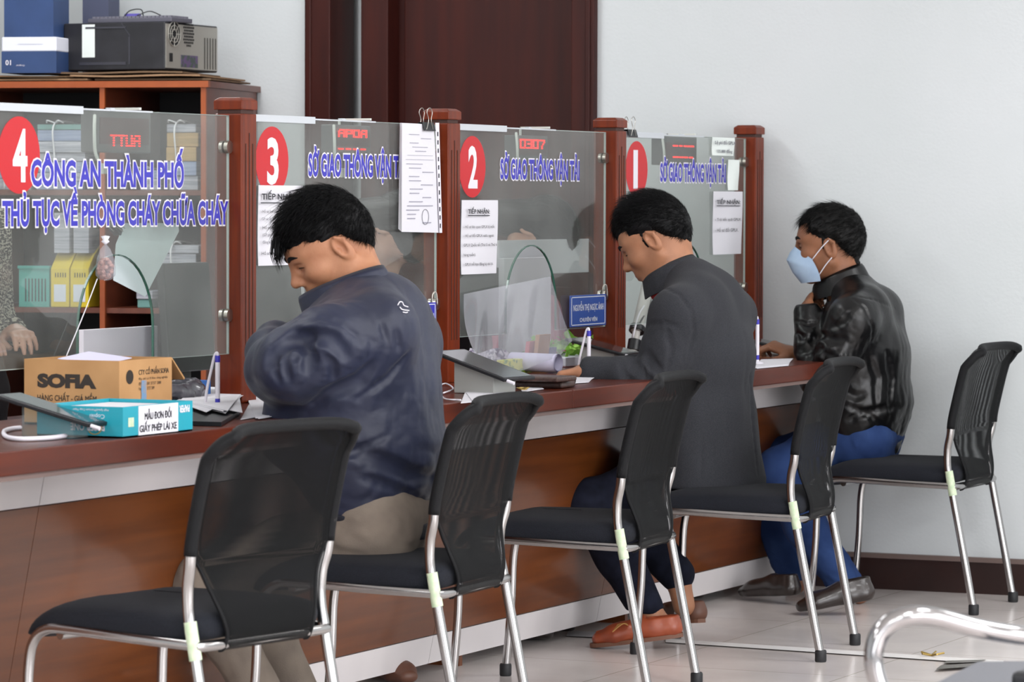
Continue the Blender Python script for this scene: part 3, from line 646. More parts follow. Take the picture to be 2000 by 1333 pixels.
for (l, r_, tp, bt), la, rows in LD:
    y = 4.70; a = on(1, y, l, tp); b_ = on(1, y, r_, bt)
    t = thing('queue_display', la, 'display', ((a[0]+b_[0])/2, y+.02, b_[2]), 'LED queue displays behind the glass')
    build('housing', MB().box((a[0], y, b_[2]), (b_[0], y+.04, a[2])), M_LEDB, t, bevel=.003)
    h = MB(); q = (b_[0]-a[0]); h.box((a[0]+q*.3, y+.018, a[2]), (a[0]+q*.34, y+.022, GT+.01)); h.box((a[0]+q*.3, GY+.004, GT+.004), (a[0]+q*.34, y+.022, GT+.01)); build('hanger', h, M_CORD, t)
    f = MB().box((a[0]+q*.08, y-.002, b_[2]+.02), (b_[0]-q*.05, y, a[2]-.02)); build('led_window', f, M_LEDG, t)
    for x0, x1, y0, y1, s_ in rows:
        A = on(1, y-.003, x0, y0); B = on(1, y-.003, x1, y1); nchar = len(s_); cw = (B[0]-A[0])/nchar; mb = MB()
        for ci, ch in enumerate(s_):
            rw = FONT5[ch].split(); nr = len(rw)
            for ri, bits in enumerate(rw):
                for bi, bt_ in enumerate(bits):
                    if bt_ == '1':
                        x = A[0]+cw*(ci+.08+bi*.17); z = A[2]-(A[2]-B[2])*((ri+.5)/nr); r0 = cw*.048
                        mb.box((x, y-.005, z-r0*.9), (x+r0*2, y-.002, z+r0*.9))
        build('red_glyphs', mb, M_LED, t)
    k = MB(); x = a[0]-.03; k.tube([(x+.03, y, GT-.01), (x-.005, y-.02, GT-.05), (x, y-.02, GT-.10), (x+.025, y-.02, GT-.13)], .004, 8); k.box((x+.02, y-.03, GT-.15), (x+.05, y-.012, GT-.125))
    tag(build('hanging_cord', k, M_CORD, smooth=40), ['pale cord and plug dangling inside the widest screen, left of its red display', 'white curled cord and plug inside the screen behind the slate jacket man', 'pale cord dangling inside the screen that carries the blue nameplate', 'pale straight cord inside the screen nearest the white wall'][LD.index(((l, r_, tp, bt), la, rows))], 'cord')
# ------------------------------------------------------------ chairs
def chair(label, loc, rz, used=True):
    t = thing('visitor_chair', label, 'chair', loc, 'black netting chairs along the counter', rz)
    W = .213; R = .0122
    for s in (-1, 1):
        mb = MB().tube([(s*W, -.075, .022), (s*W, -.04, .2), (s*W, -.002, .39), (s*W, .012, .46), (s*.2165, .012, .52), (s*.2225, .002, .565), (s*.224, -.002, .60), (s*.224, -.010, .64)], R, 14)
        build('rear_leg', mb, M_CHROME, t, smooth=40, local=True)
        mb = MB().tube([(s*W, .0, .405), (s*W, .15, .409), (s*W, .33, .415), (s*W, .395, .412), (s*W, .432, .385), (s*W, .447, .33), (s*W, .453, .2), (s*W, .468, .022)], R*.92, 14)
        build('front_leg', mb, M_CHROME, t, smooth=40, local=True)
        for y in (-.0765, .469):
            k = MB().lathe([(.015, 0), (.0165, .004), (.0165, .03), (.0145, .034)], (s*W, y, 0), 20); build('rubber_foot', k, M_RUB, t, smooth=50, local=True)
    k = MB().tube([(-W, .0, .403), (-W*.8, -.012, .402), (W*.8, -.012, .402), (W, .0, .403)], .011, 12, sub=4); build('cross_bar', k, M_CHROME, t, smooth=40, local=True); k = MB().tube([(-W, .36, .402), (W, .36, .402)], .01, 12); build('cross_bar', k, M_CHROME, t, smooth=40, local=True)
    k = MB().box((-W-.0145, -.0045, .385), (-W+.0145, .024, .455)); k = MB().tube([(-W, -.006, .375), (-W, .003, .42), (-W, .009, .452)], .0132, 16)
    build('inventory_sticker', k, mat('pale_sticker', 'c9d2b8', .6, col2='b4c8a6', scale=70), t, smooth=40, local=True)
    # seat pad
    lev = [(.412, .90), (.416, .96), (.428, 1.0), (.448, 1.008), (.462, .985), (.471, .93), (.477, .80), (.480, .5), (.481, .02)]
    def sp(u, v):
        z, sc = lev[int(round(v*(len(lev)-1)))]; a = 2*math.pi*u; ex = .28
        cx = math.copysign(abs(math.cos(a))**ex, math.cos(a)); cy = math.copysign(abs(math.sin(a))**ex, math.sin(a))
        x = cx*.217*sc; y = .235+cy*.25*(1-(1-sc)*.8)
        z2 = z-(.055*max(0, (y-.33)/.15)**2)*(1 if z > .43 else .55)-.010*(abs(x)/.217)**3
        return (x, y, z2)
    mb = MB().grid(sp, 56, len(lev), True); mb.f.append(tuple(range(55, -1, -1)))
    o = build('seat', mb, M_SEAT, t, smooth=60, local=True); o.modifiers.new('sub', 'SUBSURF').render_levels = 1
    # netting back: profile along the posts, rolled top, tongue tucked under the seat
    prof = [(-.004, .388), (-.016, .393), (-.026, .42), (-.024, .455), (-.012, .50), (-.003, .54), (-.002, .60), (-.018, .68), (-.038, .76), (-.052, .80), (-.064, .828), (-.076, .840)]
    pp, _ = smooth_path([(0, y, z) for y, z in prof], 1, 5); n = len(pp); arc = np.r_[0, np.cumsum(np.linalg.norm(np.diff(pp, axis=0), axis=1))]
    def halfw(z):
        if z >= .585: 
            w_ = .224; c = max(0, (z-.775)/.066); return w_*(1-.13*c**3)
        q = (.585-z)/.16; return .224-.085*min(1, q)**.62-.006*max(0, q-1)
    def bk(off):
        vs = []; uvs = []
        for i in range(n):
            z = pp[i][2]; h = halfw(z)
            for j in range(25):
                u = j/24*2-1; x = u*h; bow = .016*(1-u*u)*min(1, max(0, (z-.42)/.2)); edge = 1-min(1, (1-abs(u))/.1)
                top = max(0, (z-.78)/.06); y = pp[i][1]+bow-.018*top*abs(u)**3
                o = off*(.3+.7*math.sqrt(max(0, 1-edge**2)))*(1 if z > .57 else .35); zz = z-.012*top*abs(u)**8
                vs.append((x, y+o, zz)); uvs.append((x, arc[i]))
        fs = [(i*25+j, i*25+j+1, (i+1)*25+j+1, (i+1)*25+j) for i in range(n-1) for j in range(24)]
        return vs, fs, uvs
    v1, f1, u1 = bk(.0135); v2, f2, u2 = bk(-.0135); N = len(v1)
    build('backrest', (v1+v2, f1+[tuple(q+N for q in reversed(f)) for f in f2]), M_NET, t, smooth=True, local=True, uv=u1+u2)
    # stitched hem round the netting
    rim = []
    idx = [i*25 for i in range(n)]+[(n-1)*25+j for j in range(25)]+[i*25+24 for i in range(n-1, -1, -1)]
    for q in idx: rim.append(((np.array(v1[q])+np.array(v2[q]))/2))
    lo_n = next(i for i in range(n) if pp[i][2] > .575)
    hem = MB().tube(rim[lo_n:len(rim)-lo_n], .0135, 14, raw=True); 
    build('hem', hem, M_NETH, t, smooth=True, local=True)
    for seg in (rim[:lo_n+1], rim[len(rim)-lo_n-1:]): build('tongue_hem', MB().tube(seg, .004, 8, raw=True), M_NETH, t, smooth=True, local=True)
    return t
# (rear near junction pixel, lateral direction measured against the counter)
CH = [((378, 1262), -10.5, 'empty black netting chair nearest the camera, below the paper ream box'),
      ((850, 1160), 3.2, 'black netting chair the man in the slate jacket sits on'),
      ((1215, 1070), 5.5, 'empty black netting chair between the slate jacket man and the grey blazer man'),
      ((1553, 1013), 6.5, 'black netting chair the man in the grey blazer sits on'),
      ((1858, 950), 0.5, 'black netting chair under the man in black leather, nearest the white wall')]
CHP = []
for (px_, py_), rot, la in CH:
    j = on(2, .405, px_, py_); rz = math.radians(rot); c = np.array([j[0]+.213*math.cos(rz), j[1]+.213*math.sin(rz), 0]); CHP.append((c, rz))
    chair(la, c, rz)
# ------------------------------------------------------------ the people
def folds(parts, seed):
    """cloth relief: each part = (centre, radius, direction, frequency, depth)"""
    def fn(P):
        out = 0
        for c, r, d, fr, dep in parts:
            c = np.array(c); d = np.array(d, float)/np.linalg.norm(d); q = P-c; w_ = np.exp(-(q*q).sum(1)/(r*r))
            a = q-np.outer(q@d, d)*.8; n = vnoise(a*fr, seed); n2 = vnoise(a*fr*2.3+7, seed+1); out = out+dep*w_*(1.15*(1-2*np.abs(n))+.55*(1-2*np.abs(n2)))
        return out
    return fn
def cloth(name, S, m, parent, vox=.0045, smooth=1):
    V, Fq = S.mesh(vox, smooth=smooth); return build(name, (V, Fq), m, parent, smooth=True)
def ridge(S, pts, r, k=.01, mode='u'):
    for a, b in zip(pts[:-1], pts[1:]): S.cone(a, b, r, r, k, mode)
def collar_band(parent, rings, m, name='collar', th=.004):
    """rings: bottom and top closed loops of points, already sorted"""
    lo, hi = np.array(rings[0]), np.array(rings[1]); n = len(lo); vs = []
    c0, c1 = lo.mean(0), hi.mean(0)
    inn = lambda P, c: P+(c-P)/np.linalg.norm(c-P, axis=1)[:, None]*th
    vs = np.vstack([lo, hi, inn(hi, c1), inn(lo, c0)]); fs = []
    for k in range(3):
        for i in range(n-1): fs.append((k*n+i, k*n+i+1, (k+1)*n+i+1, (k+1)*n+i))
    fs += [(0, n, 2*n, 3*n), (n-1, 4*n-1, 3*n-1, 2*n-1)]
    o = build(name, (vs, fs), m, parent, smooth=50); sb = o.modifiers.new('sub', 'SUBSURF'); sb.render_levels = 1; return o

M_SLATE = mat('slate_nylon', '20253a', .5, spec=.35, col2='1b1f31', scale=5, bump=.12, bscale=34, bstretch=(1, 1, 1.6), sheen=.05)
M_SLATED = mat('slate_nylon_hem', '1d1f28', .6, spec=.3)
M_KHAKI = mat('khaki_cotton', '7f7469', .9, spec=.2, col2='71675e', scale=12, bump=.1, bscale=300)
M_TWEED = mat('grey_blazer_wool', '2b2c30', .95, spec=.15, col2='36373b', scale=420, bump=.15, bscale=500, sheen=.04)
M_NAVY = mat('navy_trousers', '0e101b', .9, spec=.15, col2='1b1e2c', scale=20)
M_LEATH = mat('black_leather', '060607', .34, col2='0a0a0c', scale=18, spec=.4, bump=.1, bscale=46, rvar=.08)
M_JEAN = mat('blue_denim', '20325a', .9, spec=.15, col2='2f4470', scale=9, bump=.15, bscale=500)
M_SHOEO = mat('orange_leather', '9c4a2c', .45, col2='8a3f26', scale=20, coat=.15)
M_SOLE = mat('tan_rubber_sole', '6b4634', .6); M_SHOEB = mat('dark_brown_leather', '221b19', .3, col2='2c2320', scale=14, coat=.3)
M_SHOET = mat('brown_leather', '5d3a2b', .5)
M_SHIRT = mat('red_shirt', 'b02a2c', .7); M_SOCK = mat('dark_sock', '1d1e22', .9)
X_ = lambda X: (lambda px_, py_, l=0.: on(0, X+l, px_, py_))

# ---- man in the slate jacket
def man_slate():
    X0 = 7.94; q = X_(X0)
    t = thing('person', 'man in a slate blue jacket and khaki trousers bent forward, sitting nearest the camera', 'person', tuple(np.r_[q(740, 1060)[:2], .47]))
    R = frame(-38, -32, 0); s = 1.04; hc = q(643, 474)
    B = SDF(); T = head_ops(B, hc, R, s)
    nb = q(716, 572); B.cone(T(-.03, 0, -.05), nb, .054, .058, .03); B.cone(nb, q(722, 640), .058, .07, .02)
    B.ecap(q(722, 680), q(725, 760), (.13, .06), (.14, .08), UX, .03); B.ecap(q(725, 760), q(745, 1000), (.13, .09), (.13, .08), UX, .03)
    for sd in (-1, 1):
        B.cone(q(690, 655, -.16) if sd < 0 else q(770, 650, .17), q(545, 715, -.2) if sd < 0 else q(640, 720, .24), .045, .04, .03)
        B.cone(q(545, 715, -.2) if sd < 0 else q(640, 720, .24), q(552, 655, -.02) if sd < 0 else q(590, 650, .06), .038, .026, .02)
        B.chain([q(738, 1040, .08*sd), q(395 if sd < 0 else 470, 1138, .1*sd-.09), q(445 if sd < 0 else 520, 1240, .12*sd), q(530 if sd < 0 else 600, 1400, .12*sd)], [.06, .035, .035, .032], .03)
    tp = hand(B, q(548, 668, -.03), q(532, 640, .06)-q(548, 668, -.03), (0, .3, 1), (.5, .55, .6, .7), .5, 1.0, -1)
    hand(B, q(590, 690, .06), q(562, 670, .1)-q(590, 690, .06), (0, .2, 1), (.5, .6, .6, .7), .5, 1.0, 1)
    V, Fq = B.mesh(.0028, smooth=1); build('body', (V, Fq), M_SKIN, t, smooth=True); eyes(t, hc, R, s); brows(t, hc, R, s, M_HAIR)
    def keep(p):
        x, y, z = p[:, 0], np.abs(p[:, 1]), p[:, 2]
        side = z-(.008-1.5*np.clip(-x-.022, 0, .12)+.25*np.clip(x-.012, 0, .2))        # round the ear, down to the nape
        fr = np.minimum(z-(.030+.9*np.clip(.085-x-.0, -1, 0)), .094-x+0*z)
        front = z-(.012+.35*np.clip(y-.02, 0, 1)); return np.where(x > .05, np.minimum(side, front), side)
    h = hair(t, hc, R, s, M_HAIR, keep, nb, .013, 3, 11000, .024, (.5, 0, -.1), spike=.3)
    # fringe falling over the forehead, tufts on the crown
    vs = []; fs = []; r = np.random.RandomState(5)
    for i in range(170):
        y = r.uniform(-.06, .03); z = .072-abs(y)*.35+r.uniform(-.012, .012); p0 = np.array((.068+r.uniform(-.01, .01), y, z)); L = r.uniform(.035, .062)
        p1 = p0+np.array((.030, .002, .0))*L/.06; p2 = p0+np.array((.052, .004, -.026))*L/.06; p3 = p0+np.array((.060, .006, -.055))*L/.06; b = len(vs); wd = .0012
        for p, k in ((p0, 1), (p1, 1), (p2, .7)): vs += [p+np.array((0, wd*k, 0)), p-np.array((0, wd*k, 0)), p+np.array((wd*k, 0, wd*k))]
        vs.append(p3)
        for a in (0, 3): fs += [(b+a, b+a+1, b+a+4, b+a+3), (b+a+1, b+a+2, b+a+5, b+a+4), (b+a+2, b+a, b+a+3, b+a+5)]
        fs += [(b+6, b+7, b+9), (b+7, b+8, b+9), (b+8, b+6, b+9)]
    build('fringe', (hc+(np.array(vs)@R.T)*s, fs), M_HAIR, t, smooth=True)
    # jacket
    J = SDF()
    J.ecap(q(735, 985), q(722, 880), (.178, .125), (.205, .165), UX, .06)
    J.ecap(q(722, 880), q(706, 740), (.205, .165), (.215, .165), UX, .06)
    J.ecap(q(706, 740), q(706, 655), (.215, .165), (.185, .125), UX, .07)
    J.ecap(q(712, 650), q(724, 606), (.17, .11), (.095, .09), UX, .06)
    J.ecap(q(600, 850), q(620, 760), (.19, .085), (.19, .085), UX, .07)
    J.cone(q(748, 645, -.12), q(650, 672, -.22), .085, .085, .1)
    J.chain([q(640, 672, -.22), q(575, 712, -.245), q(543, 722, -.2)], [.09, .088, .078], .03)
    J.chain([q(543, 722, -.2), q(528, 690, -.13), q(538, 668, -.06), q(541, 662, .02)], [.074, .056, .047, .042], .022)
    J.cone(q(765, 622, .1), q(790, 668, .2), .08, .082, .1); J.chain([q(790, 668, .2), q(720, 730, .26), q(600, 690, .1)], [.085, .07, .045], .03)
    # elbow folds, armhole seam, underarm and hem folds
    J.disp(folds([(q(640, 690, -.28), .13, (0, 1, .4), 30, .004), (q(730, 760, -.15), .2, (0, -.4, 1), 15, .004), (q(720, 940, -.1), .2, (0, 1, .3), 17, .005), (q(800, 720, .05), .25, (.3, .2, 1), 12, .004)], 11))
    for pts, r in (([(572, 648), (587, 667), (598, 672)], .013), ([(587, 668), (560, 668), (532, 692), (520, 716)], .011), ([(590, 664), (608, 655), (646, 660), (670, 684), (678, 700)], .012), ([(592, 674), (606, 700), (600, 736)], .010), ([(570, 690), (576, 700), (582, 690)], .006), ([(560, 690), (556, 720), (566, 748)], .007), ([(540, 700), (534, 728), (545, 750)], .006),
                   ([(613, 791), (659, 764), (704, 746), (730, 712)], .012), ([(630, 690), (650, 715), (652, 745)], .007), ([(683, 876), (752, 906), (807, 932), (846, 934)], .014), ([(700, 930), (784, 960), (838, 990)], .010), ([(640, 900), (700, 880), (760, 850)], .007), ([(745, 630), (757, 668)], .006), ([(775, 640), (782, 690)], .006), ([(700, 780), (760, 740), (800, 690)], .007)):
        J.crease(pts, r*1.3, r*1.4)
    J.crease([(593, 632), (626, 622), (663, 631), (696, 655), (710, 680)], .0045, .006); J.crease([(598, 628), (632, 617), (668, 626), (702, 650)], .003, .004)
    J.half(q(735, 1022), (0, .18, -1), .006)
    cloth('jacket', J, M_SLATE, t, .0045); lg = MB()
    for pts in ([(777, 596), (781, 590), (786, 591), (789, 597), (797, 600)], [(781, 600), (786, 605), (799, 607)], [(787, 610), (793, 611), (796, 610)]):
        sp_ = [J.surf(*p) for p in pts]
        if all(p is not None for p in sp_): lg.tube([p-ray(*x)*.002 for p, x in zip(sp_, pts)], .0013, 6)
    if lg.v: lab(build('embroidered_logo', lg, M_WHITE, t, smooth=True), 'small white embroidered emblem on the back')
    Hm = SDF(); Hm.ecap(q(742, 1012), q(739, 990), (.178, .128), (.183, .133), UX, .01); Hm.half(q(742, 1032), (0, .2, -1), .004); Hm.half(q(741, 998), (0, -.2, 1), .004); cloth('hem_band', Hm, M_SLATED, t, .0045)
    # standing collar: high at the nape, sloping down to the chin
    n = 26; lo = []; hi = []
    for i in range(n):
        a = math.radians(-250+i/(n-1)*320); ca, sa = math.cos(a), math.sin(a)
        f = (sa+1)/2                    # 0 at the nape, 1 at the throat
        c = q(716, 592)+(q(655, 640)-q(716, 592))*f*.8; h = q(687, 512)+(q(640, 588)-q(687, 512))*f*.95
        lo.append(c+np.array((ca*.088, sa*.092, 0))); hi.append(h+np.array((ca*.074, sa*.082, 0)))
    collar_band(t, (lo, hi), M_SLATE, th=.007)

    # trousers
    P = SDF(); P.ecap(q(752, 1005), q(742, 1040), (.17, .11), (.175, .1), UX, .04)
    for sd, kx, fx in ((-1, 395, 530), (1, 470, 600)):
        P.chain([q(735, 1040, .085*sd), q(560, 1085, .1*sd), q(kx, 1138, .1*sd-.09)], [.1, .088, .068], .04)
        P.chain([q(kx, 1138, .1*sd-.09), q(kx+50, 1240, .12*sd), q(fx, 1400, .12*sd)], [.072, .066, .055], .03)
    P.disp(folds([(q(700, 1060, -.1), .14, (0, 1, .25), 26, .005), (q(400, 1150, -.12), .13, (0, .5, 1), 22, .006), (q(480, 1300, -.12), .12, (0, .5, 1), 22, .005)], 4))
    P.half(q(735, 1090)*np.array((1, 1, 0))+np.array((0, 0, -.5)), (0, 0, -1)); 
    cloth('trousers', P, M_KHAKI, t, .006)
    for sd, h_, to in ((-1, (560, 1420), (455, 1425)), (1, (640, 1385), (545, 1395))):
        a = on(2, .03 if sd < 0 else .03, h_[0], h_[1]); b_ = on(2, .0, to[0], to[1]); a[0] = X0+.12*sd; b_[0] = X0+.1*sd; a = np.array((X0+.12*sd, q(560, 1390)[1], .015)); b_ = np.array((X0+.11*sd, a[1]+.27, .002))
        shoe(t, a, b_, M_SHOET)
    return t
man_slate()

# ---- man in the grey blazer
def man_blazer():
    X0 = 10.24; q = X_(X0)
    t = thing('person', 'man in a grey blazer and orange loafers writing at the counter in the middle', 'person', tuple(np.r_[q(1400, 950)[:2], .47]))
    R = frame(-8, -29, 2); s = 1.04; hc = q(1280, 463)
    B = SDF(); T = head_ops(B, hc, R, s, 1.04)
    nb = q(1322, 538); B.cone(T(-.03, 0, -.05), nb, .057, .06, .03); B.cone(nb, q(1345, 600), .06, .07, .02)
    B.ecap(q(1360, 650), q(1375, 720), (.13, .06), (.14, .07), UX, .03); B.ecap(q(1375, 720), q(1390, 920), (.13, .08), (.13, .08), UX, .03)
    sh, el, wr = q(1335, 590, -.18), q(1285, 736, -.25), q(1152, 724, -.32)
    B.chain([sh, el, wr], [.045, .04, .028], .03); B.chain([q(1395, 580, .18), q(1340, 720, .2), q(1230, 722, .12)], [.045, .04, .028], .03)
    for sd, kx, ky, fx, fy_ in ((-1, 1148, 985, 1268, 1188), (1, 1200, 980, 1322, 1122)):
        B.chain([q(1388, 930, .07*sd), q(kx, ky, .1*sd-.08), q((kx+fx)/2, (ky+fy_)/2, .1*sd), q(fx-(8 if sd < 0 else 0), fy_, .1*sd), q(fx+(26 if sd < 0 else 14), fy_+(36 if sd < 0 else 62), .1*sd)], [.06, .035, .035, .037, .033], .03)
    hand(B, q(1150, 724, -.32), q(1108, 733, -.34)-q(1150, 724, -.32), (.15, .1, 1), (.35, .45, .55, .6), .45, 1.0, 1)
    hand(B, q(1226, 722, .12), q(1190, 730, .1)-q(1226, 722, .12), (0, .1, 1), (.2, .2, .25, .3), .3, 1.0, -1)
    V, Fq = B.mesh(.0028, smooth=1); build('body', (V, Fq), M_SKIN2, t, smooth=True); eyes(t, hc, R, s); brows(t, hc, R, s, M_HAIR)
    def keep(p):
        x, y, z = p[:, 0], np.abs(p[:, 1]), p[:, 2]
        side = z-(.006-1.45*np.clip(-x-.022, 0, .12)+.3*np.clip(x-.016, 0, .2)); burn = np.minimum(np.minimum(.03-x, x+.0), z+.055)
        front = z-(.028+.4*np.clip(y-.02, 0, 1)); return np.maximum(np.where(x > .052, np.minimum(side, front), side), burn)
    hair(t, hc, R, s, M_HAIR, keep, nb, .014, 8, 11000, .022, (.4, 0, .1), spike=.4)
    J = SDF()
    J.ecap(q(1380, 940), q(1374, 830), (.222, .168), (.2, .145), UX, .05); J.ecap(q(1368, 830), q(1372, 690), (.2, .145), (.21, .135), UX, .05)
    J.ecap(q(1372, 690), q(1370, 625), (.2, .13), (.17, .105), UX, .06); J.ecap(q(1362, 605), q(1346, 556), (.15, .09), (.088, .082), UX, .06)
    J.ecap(q(1265, 920), q(1295, 800), (.17, .06), (.17, .06), UX, .05)
    J.cone(q(1362, 592, -.1), q(1325, 618, -.2), .074, .078, .09); J.chain([q(1325, 618, -.2), q(1300, 690, -.225), q(1283, 735, -.25)], [.082, .074, .064], .03)
    J.chain([q(1283, 735, -.25), q(1220, 730, -.29), q(1152, 724, -.32)], [.062, .052, .042], .02)
    J.cone(q(1395, 580, .1), q(1425, 615, .2), .072, .074, .09); J.chain([q(1425, 615, .2), q(1370, 720, .22), q(1230, 722, .12)], [.075, .06, .045], .03)
    for pts, r in (([(1212, 706), (1220, 732), (1240, 754)], .008), ([(1232, 696), (1246, 722), (1262, 746)], .010), ([(1262, 690), (1272, 712), (1290, 726)], .008), ([(1254, 636), (1296, 630), (1326, 640)], .005), ([(1468, 735), (1475, 840), (1482, 925)], .006), ([(1300, 640), (1312, 680), (1306, 716)], .006), ([(1240, 900), (1262, 840), (1275, 790)], .006)): J.crease(pts, r, r*1.5)
    J.crease([(1290, 560), (1326, 574), (1350, 606), (1357, 650), (1346, 700)], .0045, .008)
    J.disp(folds([(q(1240, 730, -.28), .08, (0, .2, 1), 26, .006), (q(1300, 700, -.25), .09, (0, .6, 1), 22, .004), (q(1400, 830), .3, (.1, .2, 1), 9, .005), (q(1330, 900, -.15), .15, (0, 0, 1), 14, .004)], 21))
    J.half(q(1380, 948, 0), (0, .07, -1), .005); J.cut(q(1139, 725, -.32), (0, 1, .05), .08)
    cloth('blazer', J, M_TWEED, t, .0045)
    n = 26; lo = []; hi = []
    for i in range(n):
        f = i/(n-1); a = math.radians(-250+f*320); ca, sa = math.cos(a), math.sin(a); g = (sa+1)/2
        c = q(1334, 540)+(q(1312, 600)-q(1334, 540))*g*.8; h = q(1308, 493)+(q(1298, 552)-q(1308, 493))*g*.9
        lo.append(c+np.array((ca*.088, sa*.088, 0))); hi.append(h+np.array((ca*.07, sa*.072, 0)))
    collar_band(t, (lo, hi), M_TWEED, th=.008)
    C = SDF(); C.cone(q(1312, 560), q(1300, 545), .069, .066, .01); C.half(q(1298, 546), R[:, 2]*.6+np.array((0, .0, .8)), .003); cloth('shirt', C, M_SHIRT, t, .005)
    for i in range(4):
        c = q(1157+9*i, 744+.3*i, -.355); k = MB().lathe([(.0045, 0), (.0055, .002), (.004, .004)], c-np.array((.006, .002, 0)), 14, (-1, -.3, 0)); build('cuff_button', k, M_BLACK, t, smooth=40)
    pk = MB().tube([q(1315, 797, -.20), q(1342, 794, -.19)], .0025, 8); build('pocket_welt', pk, M_BLACKM, t)
    P = SDF(); P.ecap(q(1398, 912), q(1396, 934), (.15, .075), (.155, .075), UX, .03)
    for sd, kx, ky, fx, fy_, w_ in ((-1, 1148, 985, 1268, 1188, .056), (1, 1200, 980, 1322, 1122, .054)):
        P.chain([q(1385, 930, .08*sd), q(1260, 945, .1*sd), q(kx, ky, .1*sd-.08)], [.074, .078, .066], .04)
        P.chain([q(kx, ky, .1*sd-.08), q((kx+fx)/2, (ky+fy_)/2, .1*sd), q(fx-(8 if sd < 0 else 0), fy_, .1*sd)], [.072, .066, w_], .03)
    P.disp(folds([(q(1240, 1160, -.1), .1, (0, .6, 1), 24, .004), (q(1170, 985, -.1), .12, (0, 1, 0), 20, .004)], 14)); P.half(q(1262, 1196, -.1), (0, .1, -1), .004)
    cloth('trousers', P, M_NAVY, t, .006)
    tn = on(2, .004, 1158, 1262); hn = q(1335, 1232, -.1); hn = np.array((tn[0]+.12, tn[1]-.27, .035)); hp = proj(hn)
    shoe(t, on(2, .04, 1338, 1242), on(2, .003, 1152, 1264), M_SHOEO, .043, .07, 'loafer', M_SOLE, True)
    a = on(2, .05, 1372, 1216); b_ = on(2, .003, 1215, 1215); shoe(t, a, a+(b_-a)/np.linalg.norm(b_-a)*.27, M_SHOET, .042, .07, 'loafer', M_SOLE, True)
    ts = MB(); c = on(2, .075, 1226, 1222)
    for k in range(7): ts.tube([c, c+np.array((-.01+.003*k, .012, .004)), c+np.array((-.03+.006*k, .035, -.018+.003*k))], .0018, 6)
    lab(build('tassel', ts, mat('tan_tassel', 'a8793f', .6), t), 'tan leather tassel')
    return t
man_blazer()

